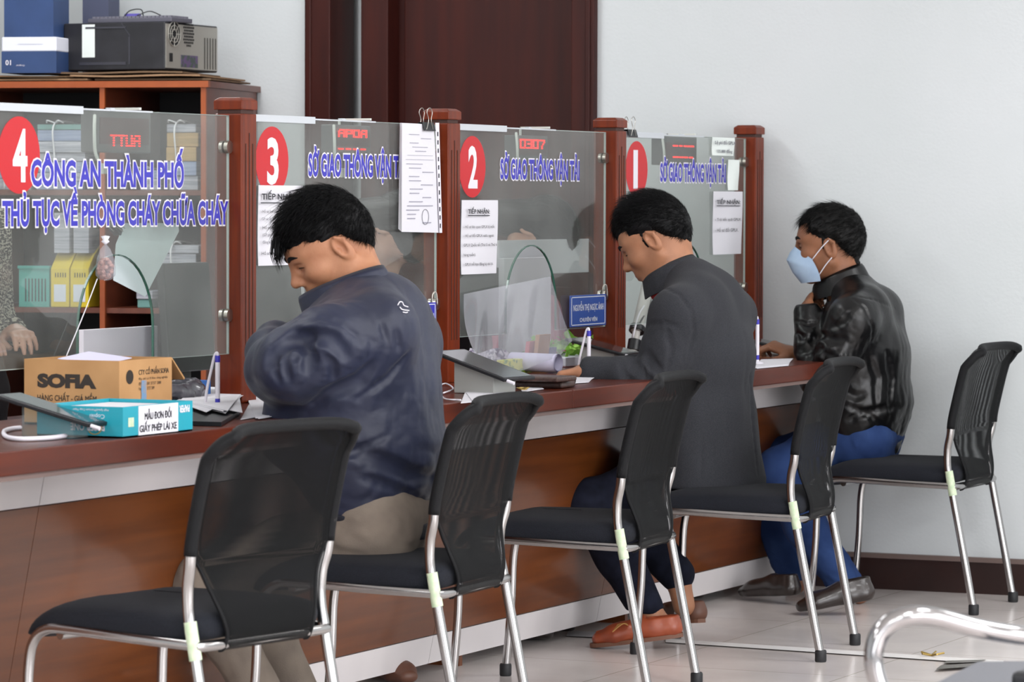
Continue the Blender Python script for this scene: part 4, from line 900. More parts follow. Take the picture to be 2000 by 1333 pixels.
# ---- man in black leather with a face mask
def man_leather():
    X0 = 11.58; q = X_(X0)
    t = thing('person', 'man in a black leather jacket, blue jeans and pale blue face mask nearest the wall', 'person', tuple(np.r_[q(1700, 885)[:2], .47]))
    R = frame(-14, -2, 0); s = 1.05; hc = q(1622, 474)
    B = SDF(); T = head_ops(B, hc, R, s, 1.02)
    nb = q(1648, 558); B.cone(T(-.03, 0, -.05), nb, .054, .058, .03); B.cone(nb, q(1665, 610), .058, .07, .02)
    B.ecap(q(1680, 650), q(1690, 720), (.13, .06), (.13, .07), UX, .03); B.ecap(q(1690, 720), q(1700, 850), (.13, .08), (.13, .08), UX, .03)
    B.chain([q(1670, 615, -.18), q(1600, 735, -.2), q(1578, 610, -.1)], [.045, .04, .028], .03); B.chain([q(1710, 610, .17), q(1640, 740, .17), q(1558, 696, -.02)], [.045, .04, .028], .03)
    for sd, kx, ky, fx, fy_ in ((-1, 1520, 918, 1650, 1138), (1, 1500, 900, 1545, 1110)):
        B.chain([q(1692, 862, .07*sd), q(kx, ky, .1*sd-.06), q((kx+fx)/2-12, (ky+fy_)/2, .11*sd), q(fx, fy_, .1*sd), q(fx+(28 if sd < 0 else 8), fy_+(22 if sd < 0 else 32), .1*sd)], [.06, .035, .035, .037, .034], .03)
    # one hand at the collar, one resting on the counter
    hand(B, q(1573, 606, -.1), q(1584, 578, .0)-q(1573, 606, -.1), (-.1, .9, .6), (.85, .95, 1.0, 1.0), .6, .9, -1)
    hand(B, q(1552, 693, -.03), q(1512, 678, -.04)-q(1552, 693, -.03), (-.25, .35, .9), (.75, .8, .85, .85), .75, 1.0, -1)
    V, Fq = B.mesh(.0028, smooth=1); build('body', (V, Fq), M_SKIN3, t, smooth=True); eyes(t, hc, R, s); brows(t, hc, R, s, M_HAIR)
    def keep(p):
        x, y, z = p[:, 0], np.abs(p[:, 1]), p[:, 2]
        side = z-(.004-1.4*np.clip(-x-.022, 0, .12)+.4*np.clip(x-.022, 0, .2)); burn = np.minimum(np.minimum(.03-x, x+.0), z+.045)
        front = z-(.042+.5*np.clip(y-.01, 0, 1)); return np.maximum(np.where(x > .055, np.minimum(side, front), side), burn)
    hair(t, hc, R, s, M_HAIR3, keep, nb, .012, 12, 9000, .024, (.35, .2, -.1), spike=-.1)
    # mask: folded shell over nose and chin with ear loops
    pr = [(.110, -.008, .020), (.126, -.026, .026), (.138, -.050, .030), (.120, -.090, .034), (.094, -.124, .036)]
    def mk(u, v):
        k = v*(len(pr)-1); i = min(int(k), len(pr)-2); f = k-i; x, z, w_ = [(1-f)*pr[i][j]+f*pr[i+1][j] for j in range(3)]
        a = (u*2-1); yy = a*(.070+.003*math.sin(v*3.1)); ed = abs(a)**3.2; xe = (.052, .042, .034, .028, .026)[i]*(1-f)+(.052, .042, .034, .028, .026)[i+1]*f
        ze = -.048+(-.118+.048)*v; return T(x*(1-ed)+xe*ed, yy*(1+.10*ed), z*(1-ed)+ze*ed)
    g = MB().grid(mk, 25, 21); n = len(g.v); ce = T(.02, 0, -.05); g.v += [tuple(np.array(v)+(ce-np.array(v))/np.linalg.norm(ce-np.array(v))*.0015) for v in g.v]; g.f += [tuple(reversed([k+n for k in f])) for f in g.f]
    mo = lab(build('face_mask', g, mat('pale_blue_mask', 'b3cbe4', .8, col2='a9c2de', scale=30), t, smooth=38), 'pale blue folded face mask')
    lp = MB()
    for y in (1, -1):
        lp.tube([T(.050, .074*y, -.050), T(.020, .082*y, -.015), T(-.008, .087*y, .012)], .0018, 8); lp.tube([T(.03, .074*y, -.098), T(.008, .08*y, -.068), T(-.012, .085*y, -.046)], .0018, 8)
    build('ear_loop', lp, M_WHITE, mo, smooth=True)
    J = SDF()
    J.ecap(q(1692, 850), q(1690, 790), (.165, .115), (.185, .14), UX, .05); J.ecap(q(1690, 790), q(1690, 690), (.185, .14), (.195, .128), UX, .05)
    J.ecap(q(1690, 690), q(1680, 625), (.19, .12), (.16, .1), UX, .06); J.ecap(q(1678, 612), q(1664, 574), (.14, .085), (.088, .082), UX, .05)
    J.ecap(q(1640, 650), q(1632, 730), (.16, .075), (.16, .08), UX, .05); J.cone(q(1690, 603, -.1), q(1665, 625, -.19), .072, .074, .08); J.chain([q(1665, 625, -.19), q(1632, 695, -.215), q(1598, 738, -.2)], [.08, .07, .062], .03)
    J.chain([q(1598, 738, -.2), q(1582, 680, -.16), q(1576, 612, -.1)], [.062, .052, .045], .02)
    J.cone(q(1718, 607, .1), q(1708, 632, .18), .068, .07, .08); J.chain([q(1710, 630, .18), q(1650, 735, .16), q(1566, 700, .0)], [.07, .06, .043], .03)

    for pts, r in (([(1552, 626), (1578, 633), (1600, 626)], .005), ([(1556, 650), (1584, 662), (1612, 650)], .008), ([(1570, 716), (1584, 690), (1606, 672)], .008), ([(1596, 735), (1612, 700), (1640, 676)], .010), ([(1604, 655), (1622, 668), (1650, 660)], .009), ([(1620, 640), (1645, 630), (1660, 610)], .007), ([(1655, 822), (1700, 804), (1758, 794)], .009), ([(1650, 792), (1700, 812), (1730, 846)], .008), ([(1700, 700), (1715, 740), (1712, 790)], .008), ([(1735, 690), (1745, 740), (1740, 800)], .008), ([(1640, 760), (1670, 776), (1690, 770)], .008)): J.crease(pts, r, r*1.5)
    J.crease([(1665, 582), (1690, 600), (1706, 640), (1702, 690)], .004, .006); J.crease([(1670, 578), (1710, 586), (1748, 602)], .0035, .005)
    J.disp(folds([(q(1575, 680, -.18), .1, (1, .3, 0), 34, .004), (q(1630, 680, -.24), .11, (.2, 1, .6), 26, .004), (q(1700, 740), .25, (.2, .3, 1), 15, .004), (q(1690, 830), .14, (.3, 1, .2), 22, .005)], 31))
    J.cut(q(1572, 594, -.1), (0, .1, 1), .09); J.half(q(1690, 868), (0, .38, -1), .004); J.cut(q(1555, 696, -.02), (0, 1, .2), .09)
    cloth('leather_jacket', J, M_LEATH, t, .0042)
    n = 26; lo = []; hi = []
    for i in range(n):
        f = i/(n-1); a = math.radians(-245+f*310); ca, sa = math.cos(a), math.sin(a); g_ = (sa+1)/2
        c = q(1662, 560)+(q(1628, 594)-q(1662, 560))*g_*.9; h = q(1645, 511)+(q(1624, 562)-q(1645, 511))*g_*.95
        lo.append(c+np.array((ca*.084, sa*.08, 0))); hi.append(h+np.array((ca*.072, sa*.068, 0)))
    collar_band(t, (lo, hi), M_LEATH, th=.008)
    zz = MB().tube([q(1606, 572, .0), q(1590, 566, .0), q(1585, 578, .0)], .003, 8); lab(build('zip_pull', zz, M_STEEL, t, smooth=True), 'steel zip pull')
    P = SDF(); P.ecap(q(1702, 850), q(1700, 866), (.165, .1), (.17, .09), UX, .04)
    for sd, kx, ky, fx, fy_ in ((-1, 1520, 918, 1650, 1138), (1, 1500, 900, 1545, 1110)):
        P.chain([q(1690, 862, .085*sd), q(1600, 878, .1*sd), q(kx, ky, .1*sd-.06)], [.085, .08, .066], .04)
        P.chain([q(kx, ky, .1*sd-.06), q((kx+fx)/2-12, (ky+fy_)/2, .11*sd), q(fx, fy_, .1*sd)], [.07, .066, .062], .03)
    P.disp(folds([(q(1640, 1110, -.1), .12, (0, 1, .4), 30, .007), (q(1530, 1090, .1), .12, (0, 1, .4), 30, .007), (q(1660, 870, -.1), .14, (0, .5, 1), 22, .005)], 24)); P.half(q(1650, 1150, -.1), (0, -.15, -1), .004)
    cloth('jeans', P, M_JEAN, t, .006)
    a = on(2, .05, 1712, 1172); b_ = on(2, .003, 1552, 1200); shoe(t, a, b_, M_SHOEB, .045, .085)
    a = on(2, .03, 1560, 1166); b_ = on(2, .003, 1446, 1168); shoe(t, a, a+(b_-a)/np.linalg.norm(b_-a)*.28, M_SHOEB, .045, .08)
    return t
man_leather()
# ------------------------------------------------------------ staff behind the glass
M_PINK = mat('dusty_pink_blouse', 'a35560', .8, col2='95505a', scale=9); M_TWD = mat('cream_black_tweed', 'b9b3a4', .95, col2='2b2624', scale=95, stretch=(1, 1, 2.2), detail=1, lo=.42, hi=.55, bump=.3, bscale=110)
M_MAROON = mat('maroon_knit', '5a2024', .9); M_DSKIRT = mat('dark_trousers', '1d1b1f', .9)
def staff(label, head_c, face_az, pitch, top, skin, hairm, hand_pts=None, standing=False, mask=False, longhair=True):
    hc = np.array(head_c, float); base = np.array((hc[0], hc[1]+.02, 0 if standing else .47)); t = thing('person', label, 'person', tuple(base))
    R = frame(face_az, pitch); s = .98; B = SDF(); T = head_ops(B, hc, R, s, .92); f = R[:, 0]*np.array((1, 1, 0)); f /= np.linalg.norm(f); l = R[:, 1]*np.array((1, 1, 0)); l /= np.linalg.norm(l)
    P = lambda a, b, c: hc+f*a+l*b+np.array((.13*min(1, max(0, -c-.1)/.15) if standing else 0, 0, c))
    nk = P(-.06, 0, -.17); B.cone(T(-.03, 0, -.05), nk, .048, .052, .03); B.ecap(P(-.05, 0, -.30), P(-.03, 0, -.55), (.12, .06), (.12, .07), l, .03)
    hp = hand_pts or [P(.22, .10, -.42), P(.22, -.10, -.42)]
    S = SDF(); S.ecap(P(-.04, 0, -.60), P(-.04, 0, -.40), (.155, .10), (.16, .10), l, .05); S.ecap(P(-.04, 0, -.40), P(-.05, 0, -.27), (.165, .105), (.155, .085), l, .05); S.ecap(P(-.05, 0, -.26), P(-.055, 0, -.215), (.12, .07), (.065, .06), l, .05)
    for k, hpt in enumerate(hp):
        sd = 1 if k == 0 else -1; sh = P(-.05, .17*sd, -.265); el = P(-.02, .22*sd, -.50) if not standing else P(-.06, .215*sd, -.53); wr = hpt+(el-hpt)/np.linalg.norm(el-hpt)*.08
        B.chain([sh, el, wr], [.04, .036, .024], .02); hand(B, wr, hpt-wr, (0, 0, 1), (.35, .4, .45, .5), .4, .9, sd)
        S.chain([sh, el, wr+(el-wr)*.12], [.062, .052, .042], .03)
    S.disp(folds([(P(-.04, 0, -.4), .3, (0, .3, 1), 16, .004)], 9))
    L = SDF()
    if standing:
        L.ecap(P(-.04, 0, -.60), P(-.04, 0, -.68), (.15, .1), (.165, .11), l, .03)
        for sd in (-1, 1): L.chain([P(-.04, .085*sd, -.70), P(-.03, .09*sd, -1.1), P(-.05, .09*sd, -hc[2]+.07)], [.085, .06, .045], .03); B.cone(P(-.04, .085*sd, -.9), P(-.05, .09*sd, -hc[2]+.06), .05, .035)
    else:
        L.ecap(P(-.04, 0, -.60), P(-.03, 0, -.70), (.15, .1), (.165, .11), l, .03)
        for sd in (-1, 1): L.chain([P(-.03, .085*sd, -.68), P(.36, .1*sd, -.66), P(.34, .1*sd, -hc[2]+.07)], [.085, .062, .045], .03); B.cone(P(.35, .1*sd, -.75), P(.34, .1*sd, -hc[2]+.06), .045, .035)
    V, Fq = B.mesh(.005, smooth=1); build('body', (V, Fq), skin, t, smooth=True); eyes(t, hc, R, s)
    cloth('top', S, top, t, .006); cloth('trousers', L, M_DSKIRT, t, .007)
    for sd in (-1, 1):
        c = P((-.1 if standing else .29), .1*sd, -hc[2]+.004); shoe(t, c, c+f*.25, M_SHOEB, .042, .06)
    def keep(p):
        x, y, z = p[:, 0], np.abs(p[:, 1]), p[:, 2]; return np.where(x > .045, z-(.002), z-(.0-1.6*np.clip(-x+.02, 0, .12)))
    hair(t, hc, R, s, hairm, keep, None, .02, 17, 900, .03, (-.5, 0, -.4), vox=.004, spike=.1)
    if longhair:
        K = SDF(); K.ecap(T(-.03, 0, .025), T(-.06, 0, -.13), (.094, .075), (.088, .06), R[:, 1], .03)
        sw = R[:, 2]; K.disp(lambda Q: vnoise((Q-np.outer(Q@sw, sw)*.9)*200, 2)*.002); V, Fq = K.mesh(.005); build('long_hair', (V, Fq), hairm, t, smooth=True)
    if mask:
        g = MB().grid(lambda u, v: T(.128-.02*abs(v*2-1)-.07*abs(u*2-1)**1.7, (u*2-1)*.062, -.01-.105*v), 17, 13); lab(build('face_mask', g, mat('pale_blue_mask', 'b3cbe4', .8), t, smooth=True), 'pale blue face mask')
    return t
h1 = on(1, 5.08, 1057, 452); staff('staff member with dark hair and pink top sitting bowed behind screens 2 and 1', h1, 175, -84, M_PINK, M_SKIN4, M_HAIRB, mask=True)
h2 = on(1, 5.08, 778, 448); staff('staff member with dark hair and maroon top sitting behind the clipped papers on screen 3', h2, 175, -78, M_MAROON, M_SKIN4, M_HAIRB)
# standing woman at the far left: her hand is at the left edge of the photo
hh = on(1, 5.12, 45, 655); hx = np.array((hh[0]-.17, 5.25, 1.50))
staff('woman in a cream and black tweed jacket standing behind screen 4', hx, 178, -25, M_TWD, M_SKIN4, M_HAIRB, hand_pts=[hh, hh+np.array((-.14, .02, .0))], standing=True)

# ------------------------------------------------------------ cabinet with stacks, boxes and the old computer
ca = math.radians(12.94)
c0 = at_ = _fw*0
def at(x, y, D): return CAMP+ray(x, y)*D
A = at(402, 158, 12.95); TZ = A[2]
du = np.array([math.cos(ca), math.sin(ca), 0]); dv = np.array([-math.sin(ca), math.cos(ca), 0])     # du runs to the wall, dv along the front to the left
DEP = .66; WID = 1.5
cab = thing('shelf_cabinet', 'open brown veneer shelf cabinet against the wall, loaded with document stacks', 'cabinet', (A[0], A[1], 0))
O = np.array((A[0], A[1], 0)); Cb = lambda u, v, z: O+du*u+dv*v+np.array((0, 0, z))
def cbox(name, u0, u1, v0, v1, z0, z1, m, parent, bevel=0): return build(name, MB().obox(Cb(u0, v0, z0), du*(u1-u0), dv*(v1-v0), (0, 0, z1-z0)), m, parent, bevel=bevel)
cbox('top_board', .012, DEP, -.012, WID, TZ-.022, TZ, M_CAB, cab); cbox('top_edge', -.012, .012, -.012, WID, TZ-.022, TZ, M_CABE, cab)
ZS = [.08, .50, .925, 1.335]
for v0 in (0, .345+.02, .345+.02+.52, WID-.02):
    cbox('side_panel', .014, DEP-.02, v0, v0+.018, 0, TZ-.022, M_CAB, cab); cbox('panel_edge', .0, .014, v0, v0+.018, 0, TZ-.022, M_CABE, cab)
for z in ZS: cbox('shelf', .02, DEP-.03, .018, WID-.02, z-.018, z, M_CAB, cab)
cbox('back_board', DEP-.02, DEP-.01, 0, WID, 0, TZ-.022, M_BLACKM, cab)
# things on the cabinet top
M_CARD = mat('brown_card', '9b7d5f', .85, col2='8a6c50', scale=12); M_CARDD = mat('dark_card', '6a543f', .9)
k = 0
for (u0, u1, v0, v1, dz, m_) in ((.06, .56, -.0, .42, 0, M_CARDD), (.03, .60, .03, .50, 1, M_CARD), (.05, .52, .10, .62, 2, M_CARDD), (.04, .5, .44, .95, 0, M_CARD), (.07, .5, .5, .98, 1, M_CARD)):
    b = MB(); b.grid(lambda u, v: Cb(u0+(u1-u0)*u, v0+(v1-v0)*v, TZ+.001+dz*.012+.004+.0025*math.sin(9*u+k)*math.sin(7*v)), 8, 8); n = len(b.v); b.v += [(x, y, z+.006) for x, y, z in b.v]; b.f = [tuple(reversed(f)) for f in b.f]+[tuple(q+n for q in f) for f in b.f]
    b.f += [(i, i+1, n+i+1, n+i) for i in range(7)]+[(56+i+1, 56+i, n+56+i, n+57+i) for i in range(7)]+[((i+1)*8, i*8, n+i*8, n+(i+1)*8) for i in range(7)]+[(i*8+7, i*8+15, n+i*8+15, n+i*8+7) for i in range(7)]
    tag(build('flattened_carton', b, m_), ['dark flattened carton at the bottom of the pile on the cabinet end', 'paler flattened carton in the middle of the pile under the computer', 'top flattened carton directly under the computer tower', 'lower flattened carton under the blue boxes at the photo edge', 'upper flattened carton under the blue boxes at the photo edge'][k], 'carton', 'flattened cartons on the cabinet'); k += 1
# computer tower lying on its side: long flank faces the camera, back end at the right
zc = TZ+.042; rot = math.radians(-9)
def obj_frame(p, a): return p, np.array([math.sin(a), -math.cos(a), 0]), np.array([math.cos(a), math.sin(a), 0])
def vrow(px_, u): 
    lo, hi = -.5, 2.
    for _ in range(40):
        mid = (lo+hi)/2
        if proj(Cb(u, mid, zc))[0] > px_: lo = mid
        else: hi = mid
    return (lo+hi)/2
pc0 = Cb(.05, vrow(322, .05), zc); fh = np.array((_fw[0], _fw[1], 0)); fh /= np.linalg.norm(fh); ex = -math.cos(.42)*_rt+math.sin(.42)*fh; Lw = .405; ed = np.array([-ex[1], ex[0], 0])
if ed@du < 0: ed = -ed
Hh = .165; dp = .38
t = thing('computer_tower', 'old black computer tower lying on its side on the cabinet', 'computer', tuple(pc0+ex*Lw/2+ed*dp/2))
build('case', MB().obox(pc0, ex*Lw, ed*dp, (0, 0, Hh)), mat('scuffed_black_case', '1c1c20', .45, col2='26262b', scale=14), t, bevel=.004)
W2 = lambda a, b_, c_=0: pc0+ex*a-ed*c_+np.array((0, 0, b_))
mb = MB().obox(W2(Lw*.38, .018, .003), ex*(Lw*.46), ed*.004, (0, 0, .010)); mb.obox(W2(Lw*.38, .145, .003), ex*(Lw*.40), ed*.004, (0, 0, .006)); mb.obox(W2(Lw*.34, .02, .002), ex*.006, ed*.003, (0, 0, .095)); mb.obox(W2(Lw*.34, .115, .002), (ex*.035+np.array((0, 0, .045))), ed*.003, (0, 0, .005))
build('moulded_lines', mb, mat('case_line', '37373f', .4), t)
build('paper_label', MB().obox(W2(Lw*.69, .045, .0015), ex*(Lw*.125), ed*.002, (0, 0, .115)), mat('pale_paper', 'dfe6e2', .7), t)
bk = MB().obox(pc0-ex*.002+ed*.004+np.array((0, 0, .006)), ex*.002, ed*(dp-.008), (0, 0, Hh-.012)); build('rear_plate', bk, mat('zinc_plate', 'b3b0a8', .4, .6), t)
Q = lambda b_, z, o=0: pc0-ex*(.0035+o)+ed*b_+np.array((0, 0, z))
mb = MB()
def ring(mb, c, r, ti, n=28): mb.tube([c+ed*r*math.cos(a)+np.array((0, 0, r*math.sin(a))) for a in np.linspace(0, 2*math.pi, n)], ti, 6, raw=True)
cf = Q(.06, .125); mb = MB().prism([(.043*math.cos(a), .043*math.sin(a)) for a in np.linspace(0, 2*math.pi, 28, endpoint=False)], cf, ed, UZ, ex, .001); build('fan_opening', mb, M_BLACKM, t)
mb = MB(); [ring(mb, Q(.06, .125, .001), r, .0016) for r in (.043, .03, .017)]; [mb.tube([Q(.06+.012*math.cos(a), .125+.012*math.sin(a), .001), Q(.06+.043*math.cos(a), .125+.043*math.sin(a), .001)], .0014, 6) for a in np.linspace(0, 2*math.pi, 8, endpoint=False)]
build('fan_grille', mb, mat('zinc_plate', 'b3b0a8'), t)
mb = MB()
for i in range(7):
    for j in range(9):
        y, z = (i-3)*.0115+(j % 2)*.0057, (j-4)*.0105
        if y*y/.0016+z*z/.0021 < 1: mb.prism([(.0042*math.cos(a), .0042*math.sin(a)) for a in np.linspace(0, 2*math.pi, 6, endpoint=False)], Q(.165+y, .13+z), ed, UZ, ex, .001)
build('honeycomb_vent', mb, M_BLACKM, t); mb = MB()
for sl_ in range(5): mb.obox(Q(.28+sl_*.02, .01), ed*.003, ex*.001, (0, 0, .11))
build('vents', mb, M_BLACKM, t); build('power_socket', MB().obox(Q(.028, .028), ed*.022, ex*.001, (0, 0, .03)), M_BLACKM, t)
mb = MB().obox(Q(.11, .012), ed*.12, ex*.001, (0, 0, .042)); build('port_panel', mb, mat('port_green', '3d4a45', .5, col2='5b4a6d', scale=60, lo=.45, hi=.55), t)
# keyboard on the tower
kz = zc+Hh; kb0 = pc0+ex*(-.01)+ed*.03; t = thing('keyboard', 'grey computer keyboard lying on top of the computer tower', 'keyboard', tuple(kb0+ex*.2+np.array((0, 0, Hh))))
mk_ = mat('grey_keyboard', '55545f', .55); L_ = Lw*.83
build('keyboard_base', MB().obox(kb0+np.array((0, 0, Hh+.001)), ex*L_, ed*.15, (0, 0, .016)), mk_, t, bevel=.003)
mb = MB()
for i in range(20):
    for j in range(5): mb.obox(kb0+ex*(.01+i*(L_-.02)/20)+ed*(.012+j*.026)+np.array((0, 0, Hh+.017)), ex*((L_-.02)/20*.82), ed*.021, (0, 0, .007))
build('keys', mb, mat('grey_keys', '6a6974', .6), t)
cb_ = MB().tube([kb0+ex*(L_*.62)+ed*.02+np.array((0, 0, Hh+.016)), kb0+ex*(L_*.58)+ed*.05+np.array((0, 0, Hh+.045)), kb0+ex*(L_*.5)+ed*.08+np.array((0, 0, Hh+.05)), kb0+ex*(L_*.42)+ed*.05+np.array((0, 0, Hh+.028))], .0022, 6); cb_.tube([kb0+ex*(L_*.46)+ed*.03+np.array((0, 0, Hh+.026)), kb0+ex*(L_*.36)+ed*.06+np.array((0, 0, Hh+.042)), kb0+ex*(L_*.26)+ed*.08+np.array((0, 0, Hh+.028))], .0022, 6)
build('cable', cb_, M_BLACK, t, smooth=True); build('plug', MB().obox(kb0+ex*(L_*.45)+ed*.04+np.array((0, 0, Hh+.024)), ex*.06, ed*.012, (0, 0, .01)), mat('violet_plug', '5b52a8', .5), t)
# blue boxes
M_NB = mat('navy_card', '27406d', .55, col2='223a63', scale=8); M_WB = mat('white_card', 'd9dbe6', .6)
bz = TZ+.03
vb0, vb1 = vrow(110, .0), vrow(3, .0); t = thing('carton_box', 'blue and white product carton standing upside down left of the computer', 'box', tuple(Cb(.12, (vb0+vb1)/2, bz)))
cbox('carton_body', .0, .24, vb0, vb1, bz, bz+.075, M_NB, t); cbox('white_half', .001, .24, vb0, vb1, bz+.075, bz+.125, M_WB, t, .004)
text('10', Cb(-.0015, vb1-.035, bz+.045), dv, -UZ, .02, .018, M_WHITE, t, 'print', bold=.02, n=-du); text('Original', Cb(-.0015, vb1-.085, bz+.03), dv, -UZ, .03, .007, M_WHITE, t, 'print', n=-du)
cbox('print_lines', -.0012, 0, vb0+.05, vb0+.14, bz+.10, bz+.1005, M_INKG, t)
vt0, vt1 = vrow(108, .05), vrow(12, .05); tag(build('tall_carton', MB().obox(Cb(.03, vt0, bz+.126), du*.17, dv*(vt1-vt0), (0, 0, .30)), M_NB), 'tall navy blue carton stacked on the blue and white carton', 'box')
vt2 = vrow(205, .46); tag(build('grey_blue_carton', MB().obox(Cb(.50, vt2, TZ+.03), du*.13, dv*(vt0-vt2+.05), (0, 0, .36)), mat('slate_card', '4b5068', .7)), 'slate grey carton standing behind the left end of the computer', 'box')
# stacks of documents on the shelves
DM = [mat('doc_white', 'b9bac2', .7, col2='8f919d', scale=140, stretch=(.05, .05, 1)), mat('doc_blue', '9aa6c0', .7, col2='7d8aa8', scale=120, stretch=(.05, .05, 1)), mat('doc_kraft', 'b79867', .7, col2='a08455', scale=90, stretch=(.05, .05, 1)), mat('doc_teal', '6f9c97', .7)]
M_STR = mat('white_string', 'e2e2e6', .8)
def bundle(label, v0, v1, z, hts, mats_, u0=.06, tie=True):
    t = thing('document_bundle', label, 'documents', tuple(Cb(.25, (v0+v1)/2, z)), 'tied document bundles in the cabinet'); zz = z
    for h, mi in zip(hts, mats_):
        j = random.uniform(-.008, .008); cbox('document_stack', u0+j, u0+.33+j, v0+random.uniform(0, .012), v1-random.uniform(0, .012), zz+.0005, zz+h-.001, DM[mi], t, .003); zz += h
    if tie:
        vm = (v0+v1)/2+.02; s_ = MB().tube([Cb(u0-.012, vm, z+.002), Cb(u0-.014, vm, (z+zz)/2), Cb(u0-.008, vm, zz+.003), Cb(u0+.3, vm, zz+.003)], .003, 6); s_.tube([Cb(u0-.006, vm, zz+.004), Cb(u0-.03, vm+.02, zz+.012), Cb(u0-.006, vm+.03, zz+.005)], .0025, 6); s_.tube([Cb(u0-.006, vm, zz+.004), Cb(u0-.03, vm-.02, zz+.012), Cb(u0-.006, vm-.03, zz+.005)], .0025, 6)
        build('string', s_, M_STR, t, smooth=True)
    return zz
vq = lambda px_: vrow(px_, .06)
bundle('tied bundle in the middle bay of the cabinet behind the red number 4', vq(262-0), vq(392), .0, [], []) if False else None
bundle('kraft and white bundle at the right end of the upper shelf', vq(388)+.0, vq(325), ZS[3], [.05, .05, .05, .05, .03], [0, 1, 2, 2, 0])
bundle('bundle of flat files tied with tape left of the kraft bundle', vq(312), vq(268), ZS[3], [.04, .03], [0, 1])
bundle('thick bundle of blue and white files left of the cabinet divider', vq(168), vq(70), ZS[3], [.03, .03, .04, .03, .04, .04, .02], [1, 0, 1, 0, 0, 1, 3])
bundle('bundle of files at the photo edge behind the number 4 sticker', vq(62), vq(-20), ZS[3], [.04, .05, .04, .03], [0, 1, 0, 3])
bundle('loose white stack on the middle shelf near the dark monitor', vq(388), vq(310), ZS[2], [.03, .04, .03, .05, .04, .03], [0, 0, 1, 0, 0, 0])
bundle('white stack leaning low on the middle shelf right of the divider', vq(300), vq(262), ZS[2], [.03, .03], [3, 0], tie=False)
bundle('bottom shelf bundle at the right end', vq(388), vq(300), ZS[1], [.05, .06, .05], [0, 2, 0])
# magazine files and baskets on the middle shelf
M_YEL = mat('yellow_plastic', 'd9c02c', .45); M_TEAL = mat('teal_plastic', '3f9c92', .45); M_CLR = mat('file_label', 'd7dbe6', .6)
for i, (a, b_) in enumerate(((176, 140), (138, 102))):
    v0, v1 = vq(a), vq(b_); t = thing('magazine_file', ['yellow plastic magazine file beside the cabinet divider', 'yellow plastic magazine file beside the teal basket'][i], 'file holder', tuple(Cb(.12, (v0+v1)/2, ZS[2])), 'yellow magazine files')
    build('file_box', MB().prism([(0, 0), (0, .135), (.06, .18), (.24, .26), (.24, 0)], Cb(.04, v0, ZS[2]+.001), du, UZ, dv, v1-v0), M_YEL, t, bevel=.002)
    cbox('file_label', .0385, .04, v0+.012, v1-.012, ZS[2]+.02, ZS[2]+.08, M_CLR, t)
    mb = MB(); [mb.obox(Cb(.0385, v0+.012+q*.009, ZS[2]+.105), dv*.003+np.array((0, 0, 0)), du*.0015, (0, 0, .016)) for q in range(5)]; build('slots', mb, M_BLACKM, t)
    tag(cbox('file_contents', .06, .24, v0+.006, v1-.006, ZS[2]+.19, ZS[2]+.33, DM[0], None), ['upright papers in the right yellow magazine file', 'upright papers in the left yellow magazine file'][i], 'papers')
v0, v1 = vq(99), vq(40); t = thing('plastic_basket', 'teal slotted plastic basket behind the tweed sleeve', 'basket', tuple(Cb(.15, (v0+v1)/2, ZS[2])))
cbox('basket_wall', .04, .05, v0, v1, ZS[2]+.001, ZS[2]+.14, M_TEAL, t); cbox('basket_wall', .05, .3, v0, v0+.006, ZS[2]+.001, ZS[2]+.14, M_TEAL, t); cbox('basket_wall', .05, .3, v1-.006, v1, ZS[2]+.001, ZS[2]+.14, M_TEAL, t)
mb = MB(); [mb.obox(Cb(.0385, v0+.012+q*.012, ZS[2]+.02), dv*.004, du*.0015, (0, 0, .08)) for q in range(int((v1-v0-.02)/.012))]; build('slots', mb, M_BLACKM, t)
cbox('rim', .034, .056, v0-.003, v1+.003, ZS[2]+.135, ZS[2]+.145, M_TEAL, t)
# ------------------------------------------------------------ things on the counter
YV = np.array([0, 1., 0])
# cardboard box with lettering
s0 = on(2, ZT, 233, 835); SX, SY, SH = .235, .25, .148; x0, y0 = s0[0], s0[1]
M_BOX = mat('corrugated_card', 'b48a5c', .8, col2='a97f52', scale=9, bump=.05, bscale=120, bstretch=(1, 1, 8)); M_BOXP = mat('box_print', '2a221c', .7)
t = thing('cardboard_box', 'open brown cardboard box lettered SOFIA behind the teal paper carton', 'box', (x0+SX/2, y0+SY/2, ZT))
z0 = ZT+.001; w_ = .004
for nm, lo, hi in (('box_wall', (x0, y0, z0), (x0+SX, y0+w_, z0+SH)), ('box_wall', (x0, y0+SY-w_, z0), (x0+SX, y0+SY, z0+SH)), ('box_wall', (x0, y0+w_, z0), (x0+w_, y0+SY-w_, z0+SH)), ('box_wall', (x0+SX-w_, y0+w_, z0), (x0+SX, y0+SY-w_, z0+SH)), ('box_bottom', (x0, y0, z0), (x0+SX, y0+SY, z0+w_))):
    build(nm, MB().box(lo, hi), M_BOX, t)
fl = MB(); fl.add([(x0+SX, y0, z0+SH), (x0+SX, y0+SY, z0+SH), (x0+SX+.06, y0+SY, z0+SH-.05), (x0+SX+.06, y0, z0+SH-.05), (x0+SX, y0, z0+SH-.004), (x0+SX, y0+SY, z0+SH-.004), (x0+SX+.057, y0+SY, z0+SH-.054), (x0+SX+.057, y0, z0+SH-.054)], [(0, 1, 2, 3), (7, 6, 5, 4), (0, 3, 7, 4), (1, 5, 6, 2), (3, 2, 6, 7)]); build('flap', fl, M_BOX, t)
ff = x0-.0006; text('SOFIA', (ff, y0+.215, z0+.083), -YV, UZ, .156, .033, M_BOXP, t, 'lettering', bold=.07)
text('HÀNG CHẤT - GIÁ MỀM', (ff, y0+.215, z0+.054), -YV, UZ, .156, .021, M_BOXP, t, 'lettering', bold=.012)
